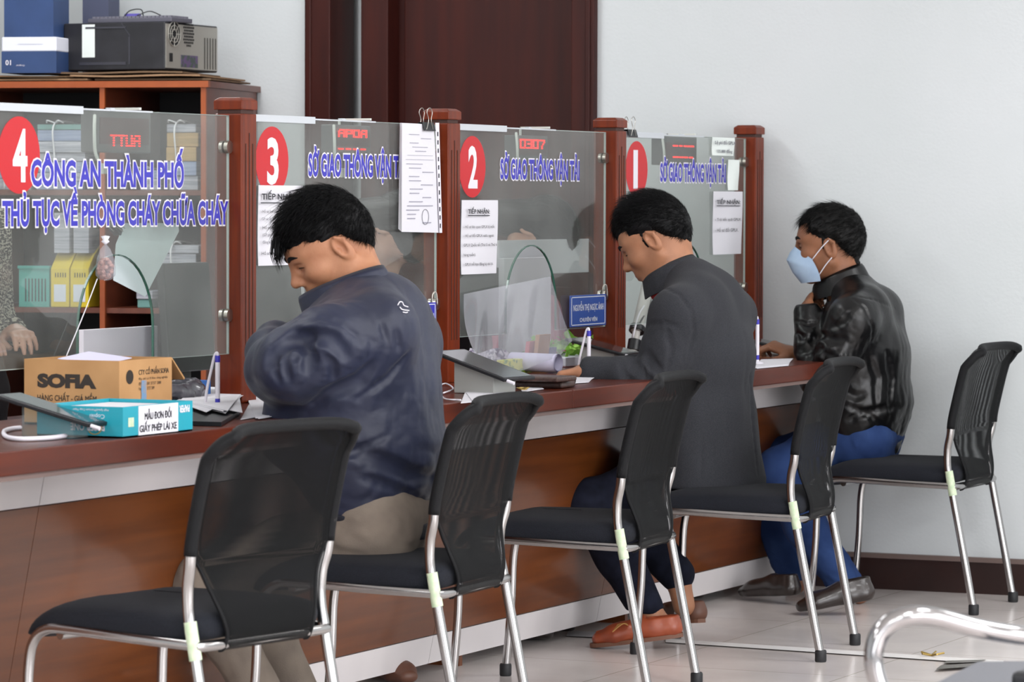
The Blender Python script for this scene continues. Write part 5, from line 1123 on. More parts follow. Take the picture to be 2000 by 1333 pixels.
g = y0-.0006; text('CTY CỔ PHẦN SOFIA', (x0+.085, g, z0+.113), UX, UZ, .135, .018, M_BOXP, t, 'lettering', bold=.01)
for i in range(3): text(['Địa chỉ: Lô B Khu công nghiệp', 'ĐT: 0650 3737 388', 'Fax: 0650 3737 389'][i], (x0+.085, g, z0+.1-.011*i), UX, UZ, .13-.03*i, .007, M_BOXP, t, 'lettering')
k = MB(); k.prism([(.016*math.cos(a), .016*math.sin(a)) for a in np.linspace(0, 2*math.pi, 24, endpoint=False)], (x0+.045, g, z0+.11), UX, UZ, NY, .0004); build('round_logo', k, M_BOXP, t)
k = MB(); [k.box((x0+.035+.045*i, g-.0004, z0+.02), (x0+.062+.045*i, g, z0+.022)) or k.box((x0+.035+.045*i, g-.0004, z0+.045), (x0+.062+.045*i, g, z0+.047)) or k.box((x0+.045+.045*i, g-.0004, z0+.027), (x0+.052+.045*i, g, z0+.04)) for i in range(4)]; build('handling_marks', k, M_BOXP, t)
build('blue_tape', MB().box((x0+.095, g-.0008, z0+.012), (x0+.118, g-.0005, z0+.1)), mat('blue_tape', '5a8db8', .5, col2='a58a68', scale=40), t)
tag(build('loose_paper', MB().obox((x0+.02, y0+.06, z0+SH-.012), (.12, -.01, .012), (.01, .12, .012), (0, 0, .0012)), M_PAPER2), 'lilac paper sticking out of the open cardboard box', 'paper')
# ream carton
r0 = on(2, ZT, 240, 857); x0, y0 = r0[0], r0[1]; LX, LY, LH = .30, .215, .066
M_TL = mat('teal_print_card', '1b94a6', .4, coat=.2); t = thing('paper_carton', 'teal and white copy paper carton with a printed form label, at the counter edge', 'box', (x0+LX/2, y0+LY/2, ZT)); z0 = ZT+.001
for lo, hi in (((x0, y0, z0), (x0+LX, y0+.003, z0+LH)), ((x0, y0+LY-.003, z0), (x0+LX, y0+LY, z0+LH)), ((x0, y0+.003, z0), (x0+.003, y0+LY-.003, z0+LH)), ((x0+LX-.003, y0+.003, z0), (x0+LX, y0+LY-.003, z0+LH))): build('carton_wall', MB().box(lo, hi), M_TL, t)
build('carton_bottom', MB().box((x0, y0, z0), (x0+LX, y0+LY, z0+.003)), M_TL, t)
lb = MB().box((x0+.065, y0-.0008, z0+.002), (x0+.235, y0-.0002, z0+LH-.001)); build('white_label', lb, M_PAPER, t)
text('MẪU ĐƠN ĐỔI', (x0+.09, y0-.0016, z0+.034), UX, UZ, .115, .024, M_INK, t, 'print', bold=.02); text('GIẤY PHÉP LÁI XE', (x0+.068, y0-.0016, z0+.008), UX, UZ, .16, .024, M_INK, t, 'print', bold=.02)
build('small_label', MB().box((x0+.022, y0-.0008, z0+.022), (x0+.045, y0-.0002, z0+.042)), mat('pale_sticker', 'c9d2b8'), t)
text('PAPER', (x0+.285, y0-.0008, z0+.058), -UX, -UZ, .045, .016, M_WHITE, t, 'print', bold=.03, n=NY)
text('PAPER ONE', (x0-.0008, y0+.045, z0+.030), YV, -UZ, .085, .017, M_WHITE, t, 'print', bold=.03, n=-UX); text('Copier', (x0-.0008, y0+.045, z0+.052), YV, -UZ, .04, .012, M_CLR, t, 'print', n=-UX)
text('High Speed/Premium Copy Paper', (x0-.0008, y0+.035, z0+.062), YV, -UZ, .09, .006, M_WHITE, t, 'print', n=-UX)
k = MB().tube([(x0-.001, y0+.07+.018*math.cos(a), z0+.022+.016*math.sin(a)) for a in np.linspace(.6, 5.6, 16)], .0012, 6); build('gold_swirl', k, mat('gold_print', 'b89a4a', .4), t, smooth=True)
tag(build('form_stack', MB().box((x0+.006, y0+.006, z0+.004), (x0+LX-.006, y0+LY-.006, z0+LH-.008)), M_PAPER), 'stack of white forms filling the teal carton', 'paper')
# slanted tablets on stands
M_SCR = mat('dark_glass_screen', '2b3134', .08, coat=.6); M_STAND = mat('silver_plastic', 'a9aaa6', .35, .4); M_ACR = glass_mat('clear_acrylic', 'e8eeee', .12, 1.45)
def tablet(label, px_, py_, z, L_=.235, W_=.165, rise=.26, yaw=0, standm=None, right=True):
    c = on(2, z, px_, py_); a = math.radians(yaw); ex_ = np.array((math.cos(a), math.sin(a), 0)); ey_ = np.array((-math.sin(a)*math.cos(rise), math.cos(a)*math.cos(rise), math.sin(rise))); n = np.cross(ex_, ey_)
    t = thing('tablet', label, 'tablet', (c[0]+W_/2, c[1]+L_*.45, ZT), 'slanted tablets on the counter'); 
    build('tablet_body', MB().obox(c, ex_*W_, ey_*L_, n*.009), M_BLACK, t, bevel=.002); build('screen', MB().obox(c+n*.0092+ex_*.008+ey_*.008, ex_*(W_-.016), ey_*(L_-.016), n*.0006), M_SCR, t)
    b = MB(); zt1 = c[2]+ey_[2]*L_*.2-.001; zt2 = c[2]+ey_[2]*L_*.75-.001; p1 = c+ey_*L_*.2; p2 = c+ey_*L_*.75
    g0 = lambda p, f: np.array((p[0], p[1], 0))+ex_*W_*f
    vs = []
    for f in (.15, .85): vs += [(*g0(p1, f)[:2], ZT+.001), (*g0(p2, f)[:2], ZT+.001), (*g0(p2, f)[:2], zt2), (*g0(p1, f)[:2], zt1)]
    b.add(vs, [(0, 1, 2, 3), (7, 6, 5, 4), (0, 4, 5, 1), (1, 5, 6, 2), (2, 6, 7, 3), (3, 7, 4, 0)]); build('stand', b, standm or M_STAND, t, bevel=.002)
    k = MB(); e = c+ex_*W_*.08-ey_*.004+n*.004; k.cyl(e-ey_*.02, e+ey_*.002, .0045, n=12); lab(build('charging_plug', k, M_WHITE, t, smooth=40), 'white charging plug')
    return c, t
tc1, _ = tablet('black tablet with white plug slanting over the left counter edge before the teal carton', 172, 836, .816, .24, .098, .24, 0, M_ACR)
tc2, _ = tablet('black tablet on silver stand slanted between the slate jacket man and an empty chair', 984, 747, .825, .235, .16, .30, -6)
tc3, _ = tablet('black tablet half hidden behind the grey blazer sleeve at screen 1', 1217, 697, .830, .20, .14, .22, 0)
tc4, _ = tablet('grey edged tablet beyond the last post in front of the masked man', 1552, 688, .803, .17, .12, .17, 0)
def cordobj(label, pts, r, m=M_WHITE, name='cable', coil=False): return tag(build(name, MB().tube(pts, r, 8), m, smooth=True), label, 'cable')
zc_ = ZT+.006
cordobj('white coiled cable lying at the left end of the counter', [on(2, zc_, *p) for p in ((128, 852), (95, 856), (40, 858), (12, 853), (8, 843), (22, 838), (40, 836))], .005)
cordobj('thin white charging cable curling beside the silver tablet stand', [on(2, zc_, *p) for p in ((866, 768), (885, 760), (872, 750), (860, 755), (866, 778), (900, 782))], .0022)
# acrylic holder under the first tablet is part of it; small clear box of clips beside
# pens on spring cords
def pen(label, px_, py_, h=.14, cord=((-22, 0), (-16, -60), (-10, -112), (0, -112))):
    p = on(2, ZT, px_, py_); t = thing('counter_pen', label, 'pen', (p[0], p[1], ZT), 'white pens on cord stands')
    build('pen_base', MB().lathe([(.018, 0), (.02, .002), (.019, .007), (.006, .012), (.005, .02)], (p[0], p[1], ZT+.001), 24), M_WHITE, t, smooth=40)
    build('pen_barrel', MB().cyl((p[0], p[1], ZT+.03), (p[0], p[1], ZT+h-.02), .0058), M_WHITE, t, smooth=40)
    lab(build('pen_cap', MB().cyl((p[0], p[1], ZT+h-.02), (p[0], p[1], ZT+h-.004), .0061), M_BLUE, t, smooth=40), 'blue pen tip'); lab(build('pen_collar', MB().cyl((p[0], p[1], ZT+.018), (p[0], p[1], ZT+.032), .0061), M_BLUE, t, smooth=40), 'blue pen collar')
    X = p[0]; k = MB().tube([(X-.0, p[1]+.035, ZT+.005), (X, p[1]+.03, ZT+.05), (X, p[1]+.018, ZT+.1), (X, p[1]+.008, ZT+h-.004), (X, p[1]+.001, ZT+h+.002), (X, p[1], ZT+h-.008)], .0036, 8); build('cord', k, M_WHITE, t, smooth=True)
pen('white pen with looped cord standing before the post right of screen 4', 425, 805); pen('white pen standing under the blue nameplate of screen 2', 1150, 738); pen('white pen standing between the grey blazer and the masked man', 1479, 714, .148)
# loose papers and folders
def papers(label, pts, n=3, z=.002, m=None, name='paper_pile', cat='paper', dz=.0015):
    mb = MB(); P_ = [on(2, ZT, *p)[:2] for p in pts]; c = np.mean(P_, 0)
    for i in range(n):
        a = random.uniform(-.08, .08) if i else 0; R2 = np.array(((math.cos(a), -math.sin(a)), (math.sin(a), math.cos(a)))); Q_ = [c+R2@(p-c) for p in P_]; zb = ZT+z+i*dz
        mb.prism([tuple(q) for q in Q_], (0, 0, zb), UX, YV, UZ, dz*.8)
    return tag(build(name, mb, m or M_PAPER), label, cat)
papers('dark folder lying under the loose forms beside the teal carton', ((362, 832), (432, 834), (468, 812), (372, 808)), 1, .001, M_BLACK, 'folder', 'folder', .012)
papers('loose white forms piled on the dark folder beside the teal carton', ((352, 800), (440, 822), (482, 776), (380, 772)), 5, .016, None)
papers('white sheets lying at the elbow of the man in the slate jacket', ((470, 822), (540, 812), (560, 770), (500, 768)), 3)
papers('white sheet under the silver tablet stand', ((900, 790), (985, 782), (990, 752), (915, 752)), 2)
papers('white form the man in the grey blazer is writing on', ((1092, 753), (1150, 749), (1160, 738), (1105, 741)), 2)
papers('white form with a pink sheet under the hand of the masked man', ((1478, 722), (1540, 716), (1545, 704), (1484, 706)), 3)
papers('pale sheet at the counter edge beside the brown wallets', ((1020, 768), (1062, 762), (1050, 752), (1012, 756)), 1)
# brown wallets and black pouch
M_WAL = mat('dark_brown_leather_grain', '3b2824', .4, col2='4a332d', scale=80, bump=.2, bscale=160, coat=.2); M_ZIP = mat('gold_zip', 'a48a4c', .4, .7)
def slab(name, label, cat, px_, w, l, h, z, m, yaw=0, parent=None, par=True):
    c = on(2, z, *px_); a = math.radians(yaw); o = MB().obox((c[0], c[1], z+.0008), (w*math.cos(a), w*math.sin(a), 0), (-l*math.sin(a), l*math.cos(a), 0), (0, 0, h)); return tag(build(name, o, m, bevel=min(h*.3, .006)), label, cat)
slab('wallet', 'lower brown leather wallet lying at the counter edge', 'wallet', (1098, 760), .11, .14, .018, ZT, M_WAL, 4); slab('wallet', 'upper brown leather wallet stacked on the lower one', 'wallet', (1088, 748), .12, .17, .014, ZT+.0195, M_WAL, -3)
slab('black_pouch', 'small black pouch under the writing hand of the grey blazer man', 'pouch', (1112, 752), .05, .05, .018, ZT, M_BLACK, 0)
k = MB(); c = on(2, ZT+.006, 1018, 760)
for i in range(4): k.tube([c+np.array((.01*math.cos(a)+.008*i, .012*math.sin(a), .003*math.sin(a+i))) for a in np.linspace(0, 6.28, 10)], .0015, 6, raw=True)
tag(build('key_ring', k, M_ZIP, smooth=True), 'gold key rings beside the tablet near the brown wallets', 'keys')
# upright folders, paper roll, snack pack and green tray behind the arch of screen 2
def slab3(name, label, cat, lx, rx, ty, by, Y, d, m, lean=0, parent=None):
    a = on(1, Y, lx, ty); b_ = on(1, Y, rx, by); o = MB().obox((a[0], Y, b_[2]), (b_[0]-a[0], 0, 0), (0, d, 0), (lean, 0, a[2]-b_[2])); ob = build(name, o, m, bevel=.0015, parent=parent); return tag(ob, label, cat) if parent is None else ob
slab3('folder', 'tan wooden backed folder leaning upright behind screen 2', 'folder', 1046, 1068, 655, 726, 4.66, .014, mat('tan_board', 'a5713a', .6), .03)
slab3('folder', 'navy folder leaning beside the tan one behind screen 2', 'folder', 1069, 1080, 680, 728, 4.66, .014, mat('navy_folder', '27306b', .5), .03)
slab3('folder', 'red booklet upright left of the tan folder behind screen 2', 'booklet', 1030, 1045, 668, 715, 4.68, .014, mat('red_booklet', 'b03340', .5), .02)
slab3('snack_pack', 'lemon yellow packet behind the arch of screen 2', 'packet', 988, 1038, 704, 729, 4.66, .03, mat('yellow_pack', 'dfe04a', .5, col2='6f9a3a', scale=50, lo=.5, hi=.6))
a = on(1, 4.55, 1090, 733); k = MB()
for i in range(3): k.tube([(a[0], a[1], ZT+.030), (a[0]+.02, a[1]+.16, ZT+.032)], .028-.003*i, 24, caps=False, raw=True)
tag(build('paper_roll', k, M_PAPER2, smooth=40), 'rolled lilac sheets lying open end forward beside the folders', 'paper roll')
tr = on(1, 4.70, 1140, 702); t = thing('paper_tray', 'white tray of bright green slips under the blue nameplate', 'tray', (tr[0], 4.76, ZT))
a = on(1, 4.70, 1105, 700); b_ = on(1, 4.70, 1182, 700); zt_ = ZT+.03; build('tray', MB().box((a[0], 4.70, ZT+.002), (b_[0], 4.86, zt_)), M_WB, t, bevel=.003)
k = MB(); r_ = np.random.RandomState(2)
for i in range(60):
    c = np.array((r_.uniform(a[0]+.02, b_[0]-.02), r_.uniform(4.715, 4.84), zt_+r_.uniform(.003, .05))); d1 = r_.normal(size=3)*np.array((1, 1, .5)); d1 /= np.linalg.norm(d1); d2 = np.cross(d1, r_.normal(size=3)); d2 /= np.linalg.norm(d2); k.obox(c, d1*.04, d2*.014, np.cross(d1, d2)*.0012)
o = build('green_slips', k, mat('green_slips', '7fbf3a', .6, col2='a5d65a', scale=30), t); o['kind'] = 'stuff'
# crumpled printed wrappers behind the film
k = MB().grid(lambda u, v: on(1, 4.68+.05*v, 905+95*u, 728-42*v)+np.array((0, .02*math.sin(9*u+5*v), .012*math.sin(13*u)*math.cos(7*v))), 26, 12); n = len(k.v); k.v += [(x, y+.002, z) for x, y, z in k.v]; k.f += [tuple(reversed([q+n for q in f])) for f in k.f]
tag(build('crumpled_wrapping', k, mat('printed_wrapping', 'c9c2cf', .5, col2='5b4f6e', scale=45, lo=.5, hi=.56), smooth=True), 'crumpled printed wrapping heaped behind the foot of screen 2', 'wrapping')
# plastic film over the arch of screen 2
M_FILM = glass_mat('clear_film', 'f4f5f6', .22, 1.4, 'dcdce4', .1)
def film(u, v):
    x = 903+170*u+25*v*u; bot = 715-(60*max(0, u-.35)**1.2)*1.4+20*math.sin(u*3.1); y = 575-70*math.sin(math.pi*min(1, u*1.02))*.0-(35*u)+(bot-575+35*u)*v
    p = on(1, 4.606, x, y); return p+np.array((0, -.022*v*v*(1+math.sin(u*7+v*2))-.004+.006*math.sin(u*23+v*5)*v, 0))
k = MB().grid(film, 40, 20); n = len(k.v); k.v += [(x, y-.0006, z) for x, y, z in k.v]; k.f += [tuple(reversed([q+n for q in f])) for f in k.f]
tag(build('plastic_film', k, M_FILM, smooth=True), 'loose clear plastic film hanging over the arch of screen 2', 'film')
# bright upright sheet seen through the arch of screen 2, and white board behind screen 4
slab3('paper_sheaf', 'tall white sheaf of papers standing behind the arch of screen 2', 'papers', 985, 1076, 505, 705, 4.93, .02, M_PAPER, .0)
slab3('paper_sheaf', 'white letter sheets held up behind screen 2 below the bowed staff head', 'papers', 975, 1150, 470, 532, 4.97, .01, M_PAPER, .0)
slab3('white_panel', 'white panel standing behind the arch of screen 4', 'panel', 163, 308, 645, 735, 4.86, .02, M_WHITE, .0)
# nameplates on the glass
M_NP = mat('blue_plate', '2b4fa0', .3, coat=.3); M_NP2 = mat('violet_plate', '3a3aa8', .3, coat=.3)
def nameplate(label, l, r_, tp, bt, m, rows):
    Y = 4.604; a = on(1, Y, l, tp); b_ = on(1, Y, r_, bt); t = thing('name_plate', label, 'sign', ((a[0]+b_[0])/2, Y, b_[2]), 'blue nameplates hung on the screens'); W_, H_ = b_[0]-a[0], a[2]-b_[2]
    build('plate', MB().box((a[0], Y-.003, b_[2]), (b_[0], Y, a[2])), m, t, bevel=.001); k = MB()
    for lo, hi in (((.03, .05), (.97, .075)), ((.03, .925), (.97, .95)), ((.03, .05), (.042, .95)), ((.958, .05), (.97, .95))): k.box((a[0]+W_*lo[0], Y-.0036, b_[2]+H_*lo[1]), (a[0]+W_*hi[0], Y-.003, b_[2]+H_*hi[1]))
    build('white_border', k, M_CLR, t)
    for s_, fx, fy_, fw, fh in rows: text(s_, (a[0]+W_*fx, Y-.0038, b_[2]+H_*fy_), UX, UZ, W_*fw, H_*fh, M_CLR, t, 'print', bold=.008)
    h = MB().tube([(b_[0]-.012, Y+.004, a[2]-.01), (b_[0]-.012, Y+.002, a[2]+.022), (b_[0]-.002, Y-.004, a[2]+.026), (b_[0]+.002, Y-.006, a[2]-.01)], .002, 8); build('hook', h, M_STEEL, t, smooth=True)
nameplate('blue nameplate hanging at the right edge of screen 2', 1112, 1182, 578, 635, M_NP, [('NGUYỄN THỊ NGỌC ÁNH', .08, .45, .84, .36), ('CHUYÊN VIÊN', .26, .15, .48, .16)])
nameplate('violet blue nameplate on screen 3 mostly hidden by the slate jacket', 785, 850, 594, 650, M_NP2, [('NGUYỄN THỊ YẾN', .08, .40, .84, .36)])
# hanging paper bundle with binder clips
M_WIRE = mat('clip_wire', 'b8b6b0', .3, 1)
def pxpoly(name, label, cat, Y, pts, m, th=.0012, parent=None):
    P_ = [on(1, Y, *p) for p in pts]; mb = MB().prism([(p[0], p[2]) for p in P_], (0, Y, 0), UX, UZ, NY, th); o = build(name, mb, m, parent=parent); return tag(o, label, cat) if parent is None else o
t = thing('paper_bundle', 'thick bundle of printed sheets clipped over the top of screen 3 by the post', 'papers', tuple(on(1, 4.60, 820, 455)))
for i in range(5): pxpoly('sheet', '', '', 4.608-.0025*i, [(781-i*.6+i*1.5, 240+i*.3), (846, 243), (862, 455), (778-i*.5+i*2, 448+i*1.3)], M_PAPER, parent=t)
Yb = 4.5955; L3 = MB()
for i, (w0, w1) in enumerate([(.2, .5), (.55, .85), (.22, .48), (.3, .75), (.38, .7), (.15, .9), (.1, .92), (.12, .6), (.2, .55), (.6, .92), (.2, .5), (.2, .55), (.55, .9), (.22, .6), (.22, .5), (.6, .85), (.2, .6), (.15, .9), (.12, .5), (.15, .4), (.15, .38), (.6, .85)]):
    y_ = 262+i*8.2; a = on(1, Yb, 786+66*w0, y_); b_ = on(1, Yb, 786+66*w1, y_+2.0); L3.box((a[0], Yb-.0004, b_[2]), (b_[0], Yb, a[2]))
build('print_lines', L3, mat('faint_ink', '9a99a6', .8), t)
k = MB(); c = on(1, Yb-.0006, 831, 424); k.tube([c+np.array((.021*math.cos(a), 0, .021*math.sin(a))) for a in np.linspace(0, 6.283, 26)], .0007, 5, raw=True); build('round_stamp', k, M_INKG, t)
pxpoly('binding_strip', '', '', Yb-.002, [(850, 240), (857, 240), (863, 455), (858, 455)], M_WHITE, parent=t)
k = MB()
for i in range(12):
    p = on(1, Yb-.0036, 855+i*.45, 262+i*16.3); k.box((p[0]-.003, p[1]-.0004, p[2]-.006), (p[0]+.003, p[1], p[2]+.006))
build('punched_holes', k, M_INK, t)
def clip(label, cx_, cy_, w_, h_, Y=4.592):
    a = on(1, Y, cx_-w_/2, cy_-h_/2); b_ = on(1, Y, cx_+w_/2, cy_+h_/2); t = thing('binder_clip', label, 'clip', ((a[0]+b_[0])/2, Y+.015, b_[2]), 'black binder clips'); W_, H_ = b_[0]-a[0], a[2]-b_[2]
    k = MB().prism([(0, 0), (.007, H_*.96), (.019, H_*.96), (.042, 0), (.040, -.001), (.018, H_*.92), (.008, H_*.92), (.002, -.001)], (a[0], Y-.004, b_[2]+.003), YV, UZ, UX, W_); build('clip_body', k, M_BLACK, t)
    for yy in (Y-.002, Y+.022):
        k = MB().tube([(a[0]+W_*.2, yy, b_[2]+.004), (a[0]+W_*.38, yy-.001, a[2]+.008), (a[0]+W_*.25, yy, a[2]+.030), (a[0]+W_*.5, yy, a[2]+.042), (a[0]+W_*.72, yy, a[2]+.030), (a[0]+W_*.6, yy-.001, a[2]+.008), (a[0]+W_*.8, yy, b_[2]+.004)], .0012, 6); build('wire_lever', k, M_WIRE, t, smooth=True)
clip('black binder clip on the paper bundle at the top of screen 3', 838, 249, 22, 18); clip('black binder clip on the top left corner of screen 1', 1236, 262, 16, 16, 4.600)
# pale sheet clipped at a tilt and the bag of nuts at the arch of screen 4
t = thing('tilted_sheet', 'pale plastic sheet hung at a tilt behind the arch of screen 4', 'sheet', tuple(on(1, 4.67, 283, 580)))
pxpoly('sheet', '', '', 4.672, [(242, 436), (347, 436), (349, 452), (283, 580), (221, 548), (226, 478)], mat('pale_plastic_sheet', 'c9d3d6', .35, coat=.2), .001, t)
k = MB().obox(on(1, 4.668, 222, 444), (.035, 0, -.02), (0, .02, 0), (.008, 0, .014)); build('clip_body', k, M_BLACK, t); k = MB().tube([on(1, 4.665, *p) for p in ((240, 452), (222, 440), (208, 438), (222, 452))], .0015, 6); k.tube([on(1, 4.665, *p) for p in ((244, 446), (226, 434), (214, 430))], .0015, 6); build('wire_lever', k, M_WIRE, t, smooth=True)
cbag = on(1, 4.600, 206, 520); t = thing('snack_bag', 'clear bag of brown nuts tied at the top of the arch of screen 4', 'bag', tuple(cbag-np.array((0, 0, .03))))
k = MB().lathe([(.002, .052), (.012, .040), (.02, .02), (.024, -.004), (.023, -.022), (.014, -.032), (.002, -.034)], cbag, 20); build('bag_film', k, M_FILM, t, smooth=True)
for i in range(46):
    d_ = np.random.RandomState(i).normal(size=3); d_ /= np.linalg.norm(d_); p = cbag+np.array((0, 0, -.006))+d_*np.array((.017, .015, .022)); 
    k = MB().lathe([(.0005, -.006), (.0045, -.004), (.0055, 0), (.004, .004), (.0005, .006)], p, 8, d_[[1, 2, 0]]); build('nut', k, mat('brown_nuts', '8a5547', .6, col2='b98d7c', scale=200), t, smooth=True)
k = MB().lathe([(.001, .050), (.010, .058), (.006, .062), (.011, .07), (.001, .072)], cbag, 10); build('knot', k, M_WHITE, t, smooth=True)
cordobj('thin white string hanging from the snack bag to the counter', [on(1, 4.60, 190, 545), on(1, 4.60, 165, 610), on(1, 4.60, 128, 700)], .0012, M_WHITE, 'string')
# monitors on the staff desk (backs toward the customers)
M_MON = mat('monitor_back', '1f2422', .45)
def monitor(label, l, r_, tp, bt, Y, base_z=.735, tilt=.02):
    a = on(1, Y, l, tp); b_ = on(1, Y, r_, bt); xm = (a[0]+b_[0])/2; t = thing('monitor', label, 'monitor', (xm, Y+.06, base_z), 'dark monitors on the staff desk')
    build('monitor_shell', MB().obox((a[0], Y, b_[2]), (b_[0]-a[0], 0, 0), (0, .022, 0), (0, tilt, a[2]-b_[2])), M_MON, t, bevel=.004); build('stem', MB().box((xm-.03, Y+.024, base_z+.008), (xm+.03, Y+.04, b_[2]+.08)), M_MON, t)
    build('foot', MB().box((xm-.11, Y-.03, base_z+.001), (xm+.11, Y+.14, base_z+.010)), M_MON, t, bevel=.003); build('display', MB().obox((a[0]+.01, Y+.0235, b_[2]+.01), (b_[0]-a[0]-.02, 0, 0), (0, .002, 0), (0, tilt*.95, a[2]-b_[2]-.02)), M_SCR, t)
monitor('dark monitor left of the first post seen through screen 4', 332, 422, 515, 722, 4.78)
monitor('dark monitor behind the head of the slate jacket man', 503, 598, 519, 705, 5.05); monitor('dark monitor left of the tall white sheaf of papers', 902, 993, 526, 654, 4.95)
# staff chairs
for hh_, la in ((h1, 'black office chair under the staff member behind screens 2 and 1'), (h2, 'black office chair under the staff member behind screen 3')):
    x, y = hh_[0], hh_[1]; t = thing('office_chair', la, 'chair', (x, y+.02, 0), 'office chairs of the staff')
    build('seat', MB().box((x-.23, y-.18, .42), (x+.23, y+.24, .465)), M_SEAT, t, bevel=.02); k = MB().grid(lambda u, v: (x-.2+.4*u, y+.27+.04*v-.05*(1-(2*u-1)**2)+.02, .52+.45*v), 12, 10); n = len(k.v); k.v += [(a, b+.025, c) for a, b, c in k.v]; k.f = [tuple(reversed(f)) for f in k.f]+[tuple(q+n for q in f) for f in k.f]
    build('backrest', k, M_SEAT, t, smooth=True); build('column', MB().cyl((x, y+.02, .06), (x, y+.02, .42), .03), M_BLACK, t, smooth=40); build('back_support', MB().box((x-.03, y+.2, .43), (x+.03, y+.33, .56)), M_BLACK, t)
    for i in range(5):
        a = i*2*math.pi/5+.3; build('base_arm', MB().cyl((x, y+.02, .09), (x+.28*math.cos(a), y+.02+.28*math.sin(a), .05), .022, .015), M_BLACK, t, smooth=40); build('castor', MB().lathe([(.02, -.012), (.026, 0), (.02, .012)], (x+.28*math.cos(a), y+.02+.28*math.sin(a), .027), 14, (math.sin(a), -math.cos(a), 0)), M_RUB, t, smooth=40)
# document camera behind screen 1
Y = 4.78; P1, P2, P3 = on(1, Y, 1268, 560), on(1, Y, 1243, 648), on(1, Y, 1232, 716); t = thing('document_camera', 'slanted grey document camera arm with black bands in front of the blazer man', 'camera arm', (P3[0], Y, ZT))
P3[2] = max(P3[2], .76)
build('arm', MB().cyl(P1+np.array((0, 0, .02)), P2, .022, .018), mat('pale_grey_plastic', 'b9b5b0', .4), t, smooth=40); build('lower_arm', MB().cyl(P2, P3, .013), mat('pale_grey_plastic', 'b9b5b0'), t, smooth=40)
for f0, f1, r_ in ((.0, .10, .026),): build('black_band', MB().cyl(P2+(P1-P2)*f0, P2+(P1-P2)*f1, r_), M_BLACK, t, smooth=40)
build('black_band', MB().cyl(P3+(P2-P3)*.45, P3+(P2-P3)*.75, .022), M_BLACK, t, smooth=40); build('head', MB().obox(P1+np.array((-.03, -.02, .02)), (.07, 0, .02), (0, .04, 0), (-.01, 0, .05)), M_BLACK, t, bevel=.005)
build('foot', MB().box((P3[0]-.07, Y-.05, .736), (P3[0]+.07, Y+.08, P3[2]+.004)), M_BLACK, t, bevel=.004); k = MB().tube([P1, P1+np.array((-.05, -.01, -.05)), (P1+P2)/2+np.array((-.06, -.01, -.02)), P2+np.array((-.03, 0, -.02))], .003, 8); build('cable', k, M_WHITE, t, smooth=True)
k = MB().tube([P1+np.array((0, -.01, 0)), P1+np.array((-.03, -.015, -.06)), (P1+P2)/2+np.array((-.04, -.015, -.03)), P2+np.array((-.02, -.01, .01))], .003, 8); build('cable', k, M_BLACK, t, smooth=True)
# small blue box, dark bag and clear case beside the first monitor
slab3('blue_box', 'small blue box on the counter behind the first pen', 'box', 385, 412, 745, 778, 4.66, .06, mat('bright_blue_card', '3b6fb8', .5))
k = SDF(); c = on(1, 4.66, 348, 768); k.ell(c, (.085, .045, .03)); k.ell(c+np.array((.05, 0, .008)), (.05, .04, .026)); k.disp(lambda P: vnoise(P*60, 3)*.006); k.half((c[0], c[1], ZT+.003), (0, 0, -1)); V, Fq = k.mesh(.005, smooth=1)
tag(build('dark_plastic_bag', (V, Fq), mat('dark_film_bag', '3a3a42', .25, col2='55545c', scale=30, coat=.3), smooth=True), 'dark crumpled plastic bag at the foot of the monitor behind screen 4', 'bag')
#papers('white slips tucked between the dark bag and the cardboard box', ((318, 748), (332, 748), (332, 735), (318, 735)), 8, .001, None, dz=.003)

# ------------------------------------------------------------ on the floor
tag(build('floor_strip', MB().add([tuple(on(2, .001, *p)) for p in ((1300, 1248), (1960, 1291), (1960, 1299), (1300, 1255))]+[tuple(on(2, .004, *p)) for p in ((1300, 1248), (1960, 1291), (1960, 1299), (1300, 1255))], [(3, 2, 1, 0), (4, 5, 6, 7), (0, 1, 5, 4), (1, 2, 6, 5), (2, 3, 7, 6), (3, 0, 4, 7)]), mat('white_floor_strip', 'e4e1df', .4)), 'long white strip stuck to the floor tiles behind the chairs', 'floor strip')
tag(build('floor_strip', MB().add([tuple(on(2, .001, *p)) for p in ((1110, 1232), (1180, 1236), (1180, 1246), (1106, 1243))]+[tuple(on(2, .004, *p)) for p in ((1110, 1232), (1180, 1236), (1180, 1246), (1106, 1243))], [(3, 2, 1, 0), (4, 5, 6, 7), (0, 1, 5, 4), (1, 2, 6, 5), (2, 3, 7, 6), (3, 0, 4, 7)]), mat('grey_floor_strip', 'b5b2b4', .4)), 'short grey strip on the floor left of the orange loafer', 'floor strip')
for pts, la in ((((1838, 1300), (1905, 1296), (1900, 1303), (1828, 1308)), 'longer silver metal plate on the floor by the bench'), (((1850, 1291), (1925, 1289), (1915, 1294), (1843, 1296)), 'shorter silver metal plate on the floor by the bench')):
    tag(build('metal_plate', MB().add([tuple(on(2, .004, *p)) for p in pts]+[tuple(on(2, .009, *p)) for p in pts], [(3, 2, 1, 0), (4, 5, 6, 7), (0, 1, 5, 4), (1, 2, 6, 5), (2, 3, 7, 6), (3, 0, 4, 7)]), M_STEEL), la, 'metal plate')
k = MB(); c = on(2, .006, 1820, 1281)
for i in range(5): k.tube([c+np.array((.03*math.cos(i*1.3), .03*math.sin(i*1.3), 0))*f+np.array((0, 0, .006*f)) for f in (0, .6, 1.2)], .003, 6)
tag(build('brass_scraps', k, M_ZIP), 'small brass wire scraps on the white floor strip', 'scraps')
hs = on(2, .004, 757, 1318); shp = thing('sandal', 'brown sandal on the floor half under the kick board', 'shoe', (hs[0]-.1, 4.58, 0)); shoe(shp, (hs[0]-.02, 4.66, .002), (hs[0]-.16, 4.46, .002), M_SHOET, .042, .06, 'sandal_upper')
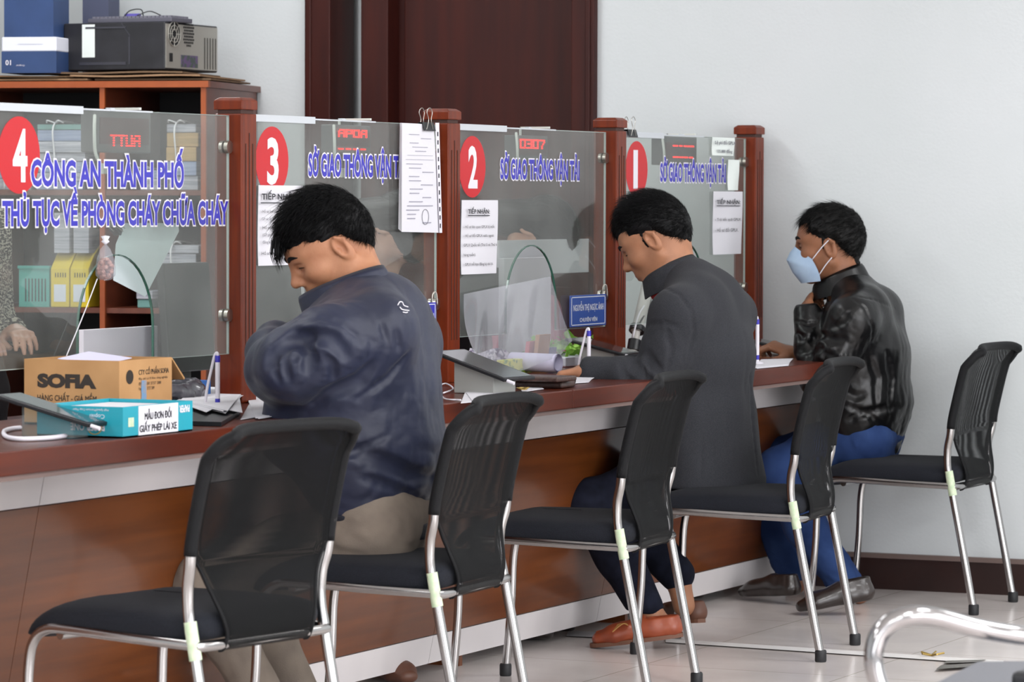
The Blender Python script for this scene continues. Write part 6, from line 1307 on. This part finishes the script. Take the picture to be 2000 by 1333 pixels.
# waiting bench at the lower right corner
t = thing('waiting_bench', 'waiting bench with polished chrome armrest at the lower right corner', 'bench', tuple(on(2, 0, 2000, 1640)))
arm = [at(x, y, d_) for x, y, d_ in ((1790, 1470, 6.0), (1745, 1400, 6.0), (1716, 1335, 6.0), (1706, 1285, 6.0), (1716, 1243, 6.0), (1742, 1215, 6.0), (1782, 1203, 6.0), (1830, 1207, 6.02), (1900, 1226, 6.05), (1980, 1240, 6.1), (2060, 1246, 6.13), (2150, 1248, 6.16), (2200, 1275, 6.18), (2200, 1340, 6.18), (2190, 1500, 6.18))]
Pp, Rr = smooth_path(arm, 1, 8); k = MB(); n_ = 20; T_ = np.gradient(Pp, axis=0); T_ /= np.linalg.norm(T_, axis=1)[:, None]; sd_ = _fw-0; vs = []
for i in range(len(Pp)):
    a_ = sd_-T_[i]*(sd_@T_[i]); a_ /= np.linalg.norm(a_); b__ = np.cross(T_[i], a_); vs += [Pp[i]+a_*.026*math.cos(q)+b__*(.0155*math.sin(q)) for q in np.linspace(0, 2*math.pi, n_, endpoint=False)]
k.add(vs, [(i*n_+j, i*n_+(j+1) % n_, (i+1)*n_+(j+1) % n_, (i+1)*n_+j) for i in range(len(Pp)-1) for j in range(n_)]); build('armrest', k, M_CHROME2, t, smooth=True)
M_BS = mat('grey_bench_pad', '5f6066', .45, col2='57585e', scale=200)
q1, q2, q3, q4 = (on(2, .46, *p) for p in ((1790, 1350), (1905, 1292), (2090, 1290), (2050, 1420)))
k = MB().prism([(p[0], p[1]) for p in (q1, q4, q3, q2)], (0, 0, .43), UX, YV, UZ, .03); build('seat_pad', k, M_BS, t, bevel=.008)
bp = on(2, .52, 1973, 1290); build('pad_clamp', MB().box((bp[0], bp[1]-.2, .465), (bp[0]+.1, bp[1], .50)), M_BLACK, t, bevel=.01)
cen = (q1+q3)/2
build('beam', MB().obox((cen[0]-.1, cen[1]-1.0, .36), (.06, 0, 0), (0, 1.2, 0), (0, 0, .05)), M_CHROME, t); build('leg', MB().cyl((cen[0]-.07, cen[1]-.2, 0), (cen[0]-.07, cen[1]-.2, .36), .025), M_CHROME, t, smooth=40); build('leg', MB().cyl((cen[0]-.07, cen[1]-.9, 0), (cen[0]-.07, cen[1]-.9, .36), .025), M_CHROME, t, smooth=40)
build('arm_bracket', MB().cyl(arm[0], (cen[0]-.07, cen[1]+.1, .385), .014), M_CHROME2, t, smooth=40); build('arm_bracket', MB().cyl(arm[-1], (cen[0]-.07, cen[1]-.3, .385), .014), M_CHROME2, t, smooth=40)
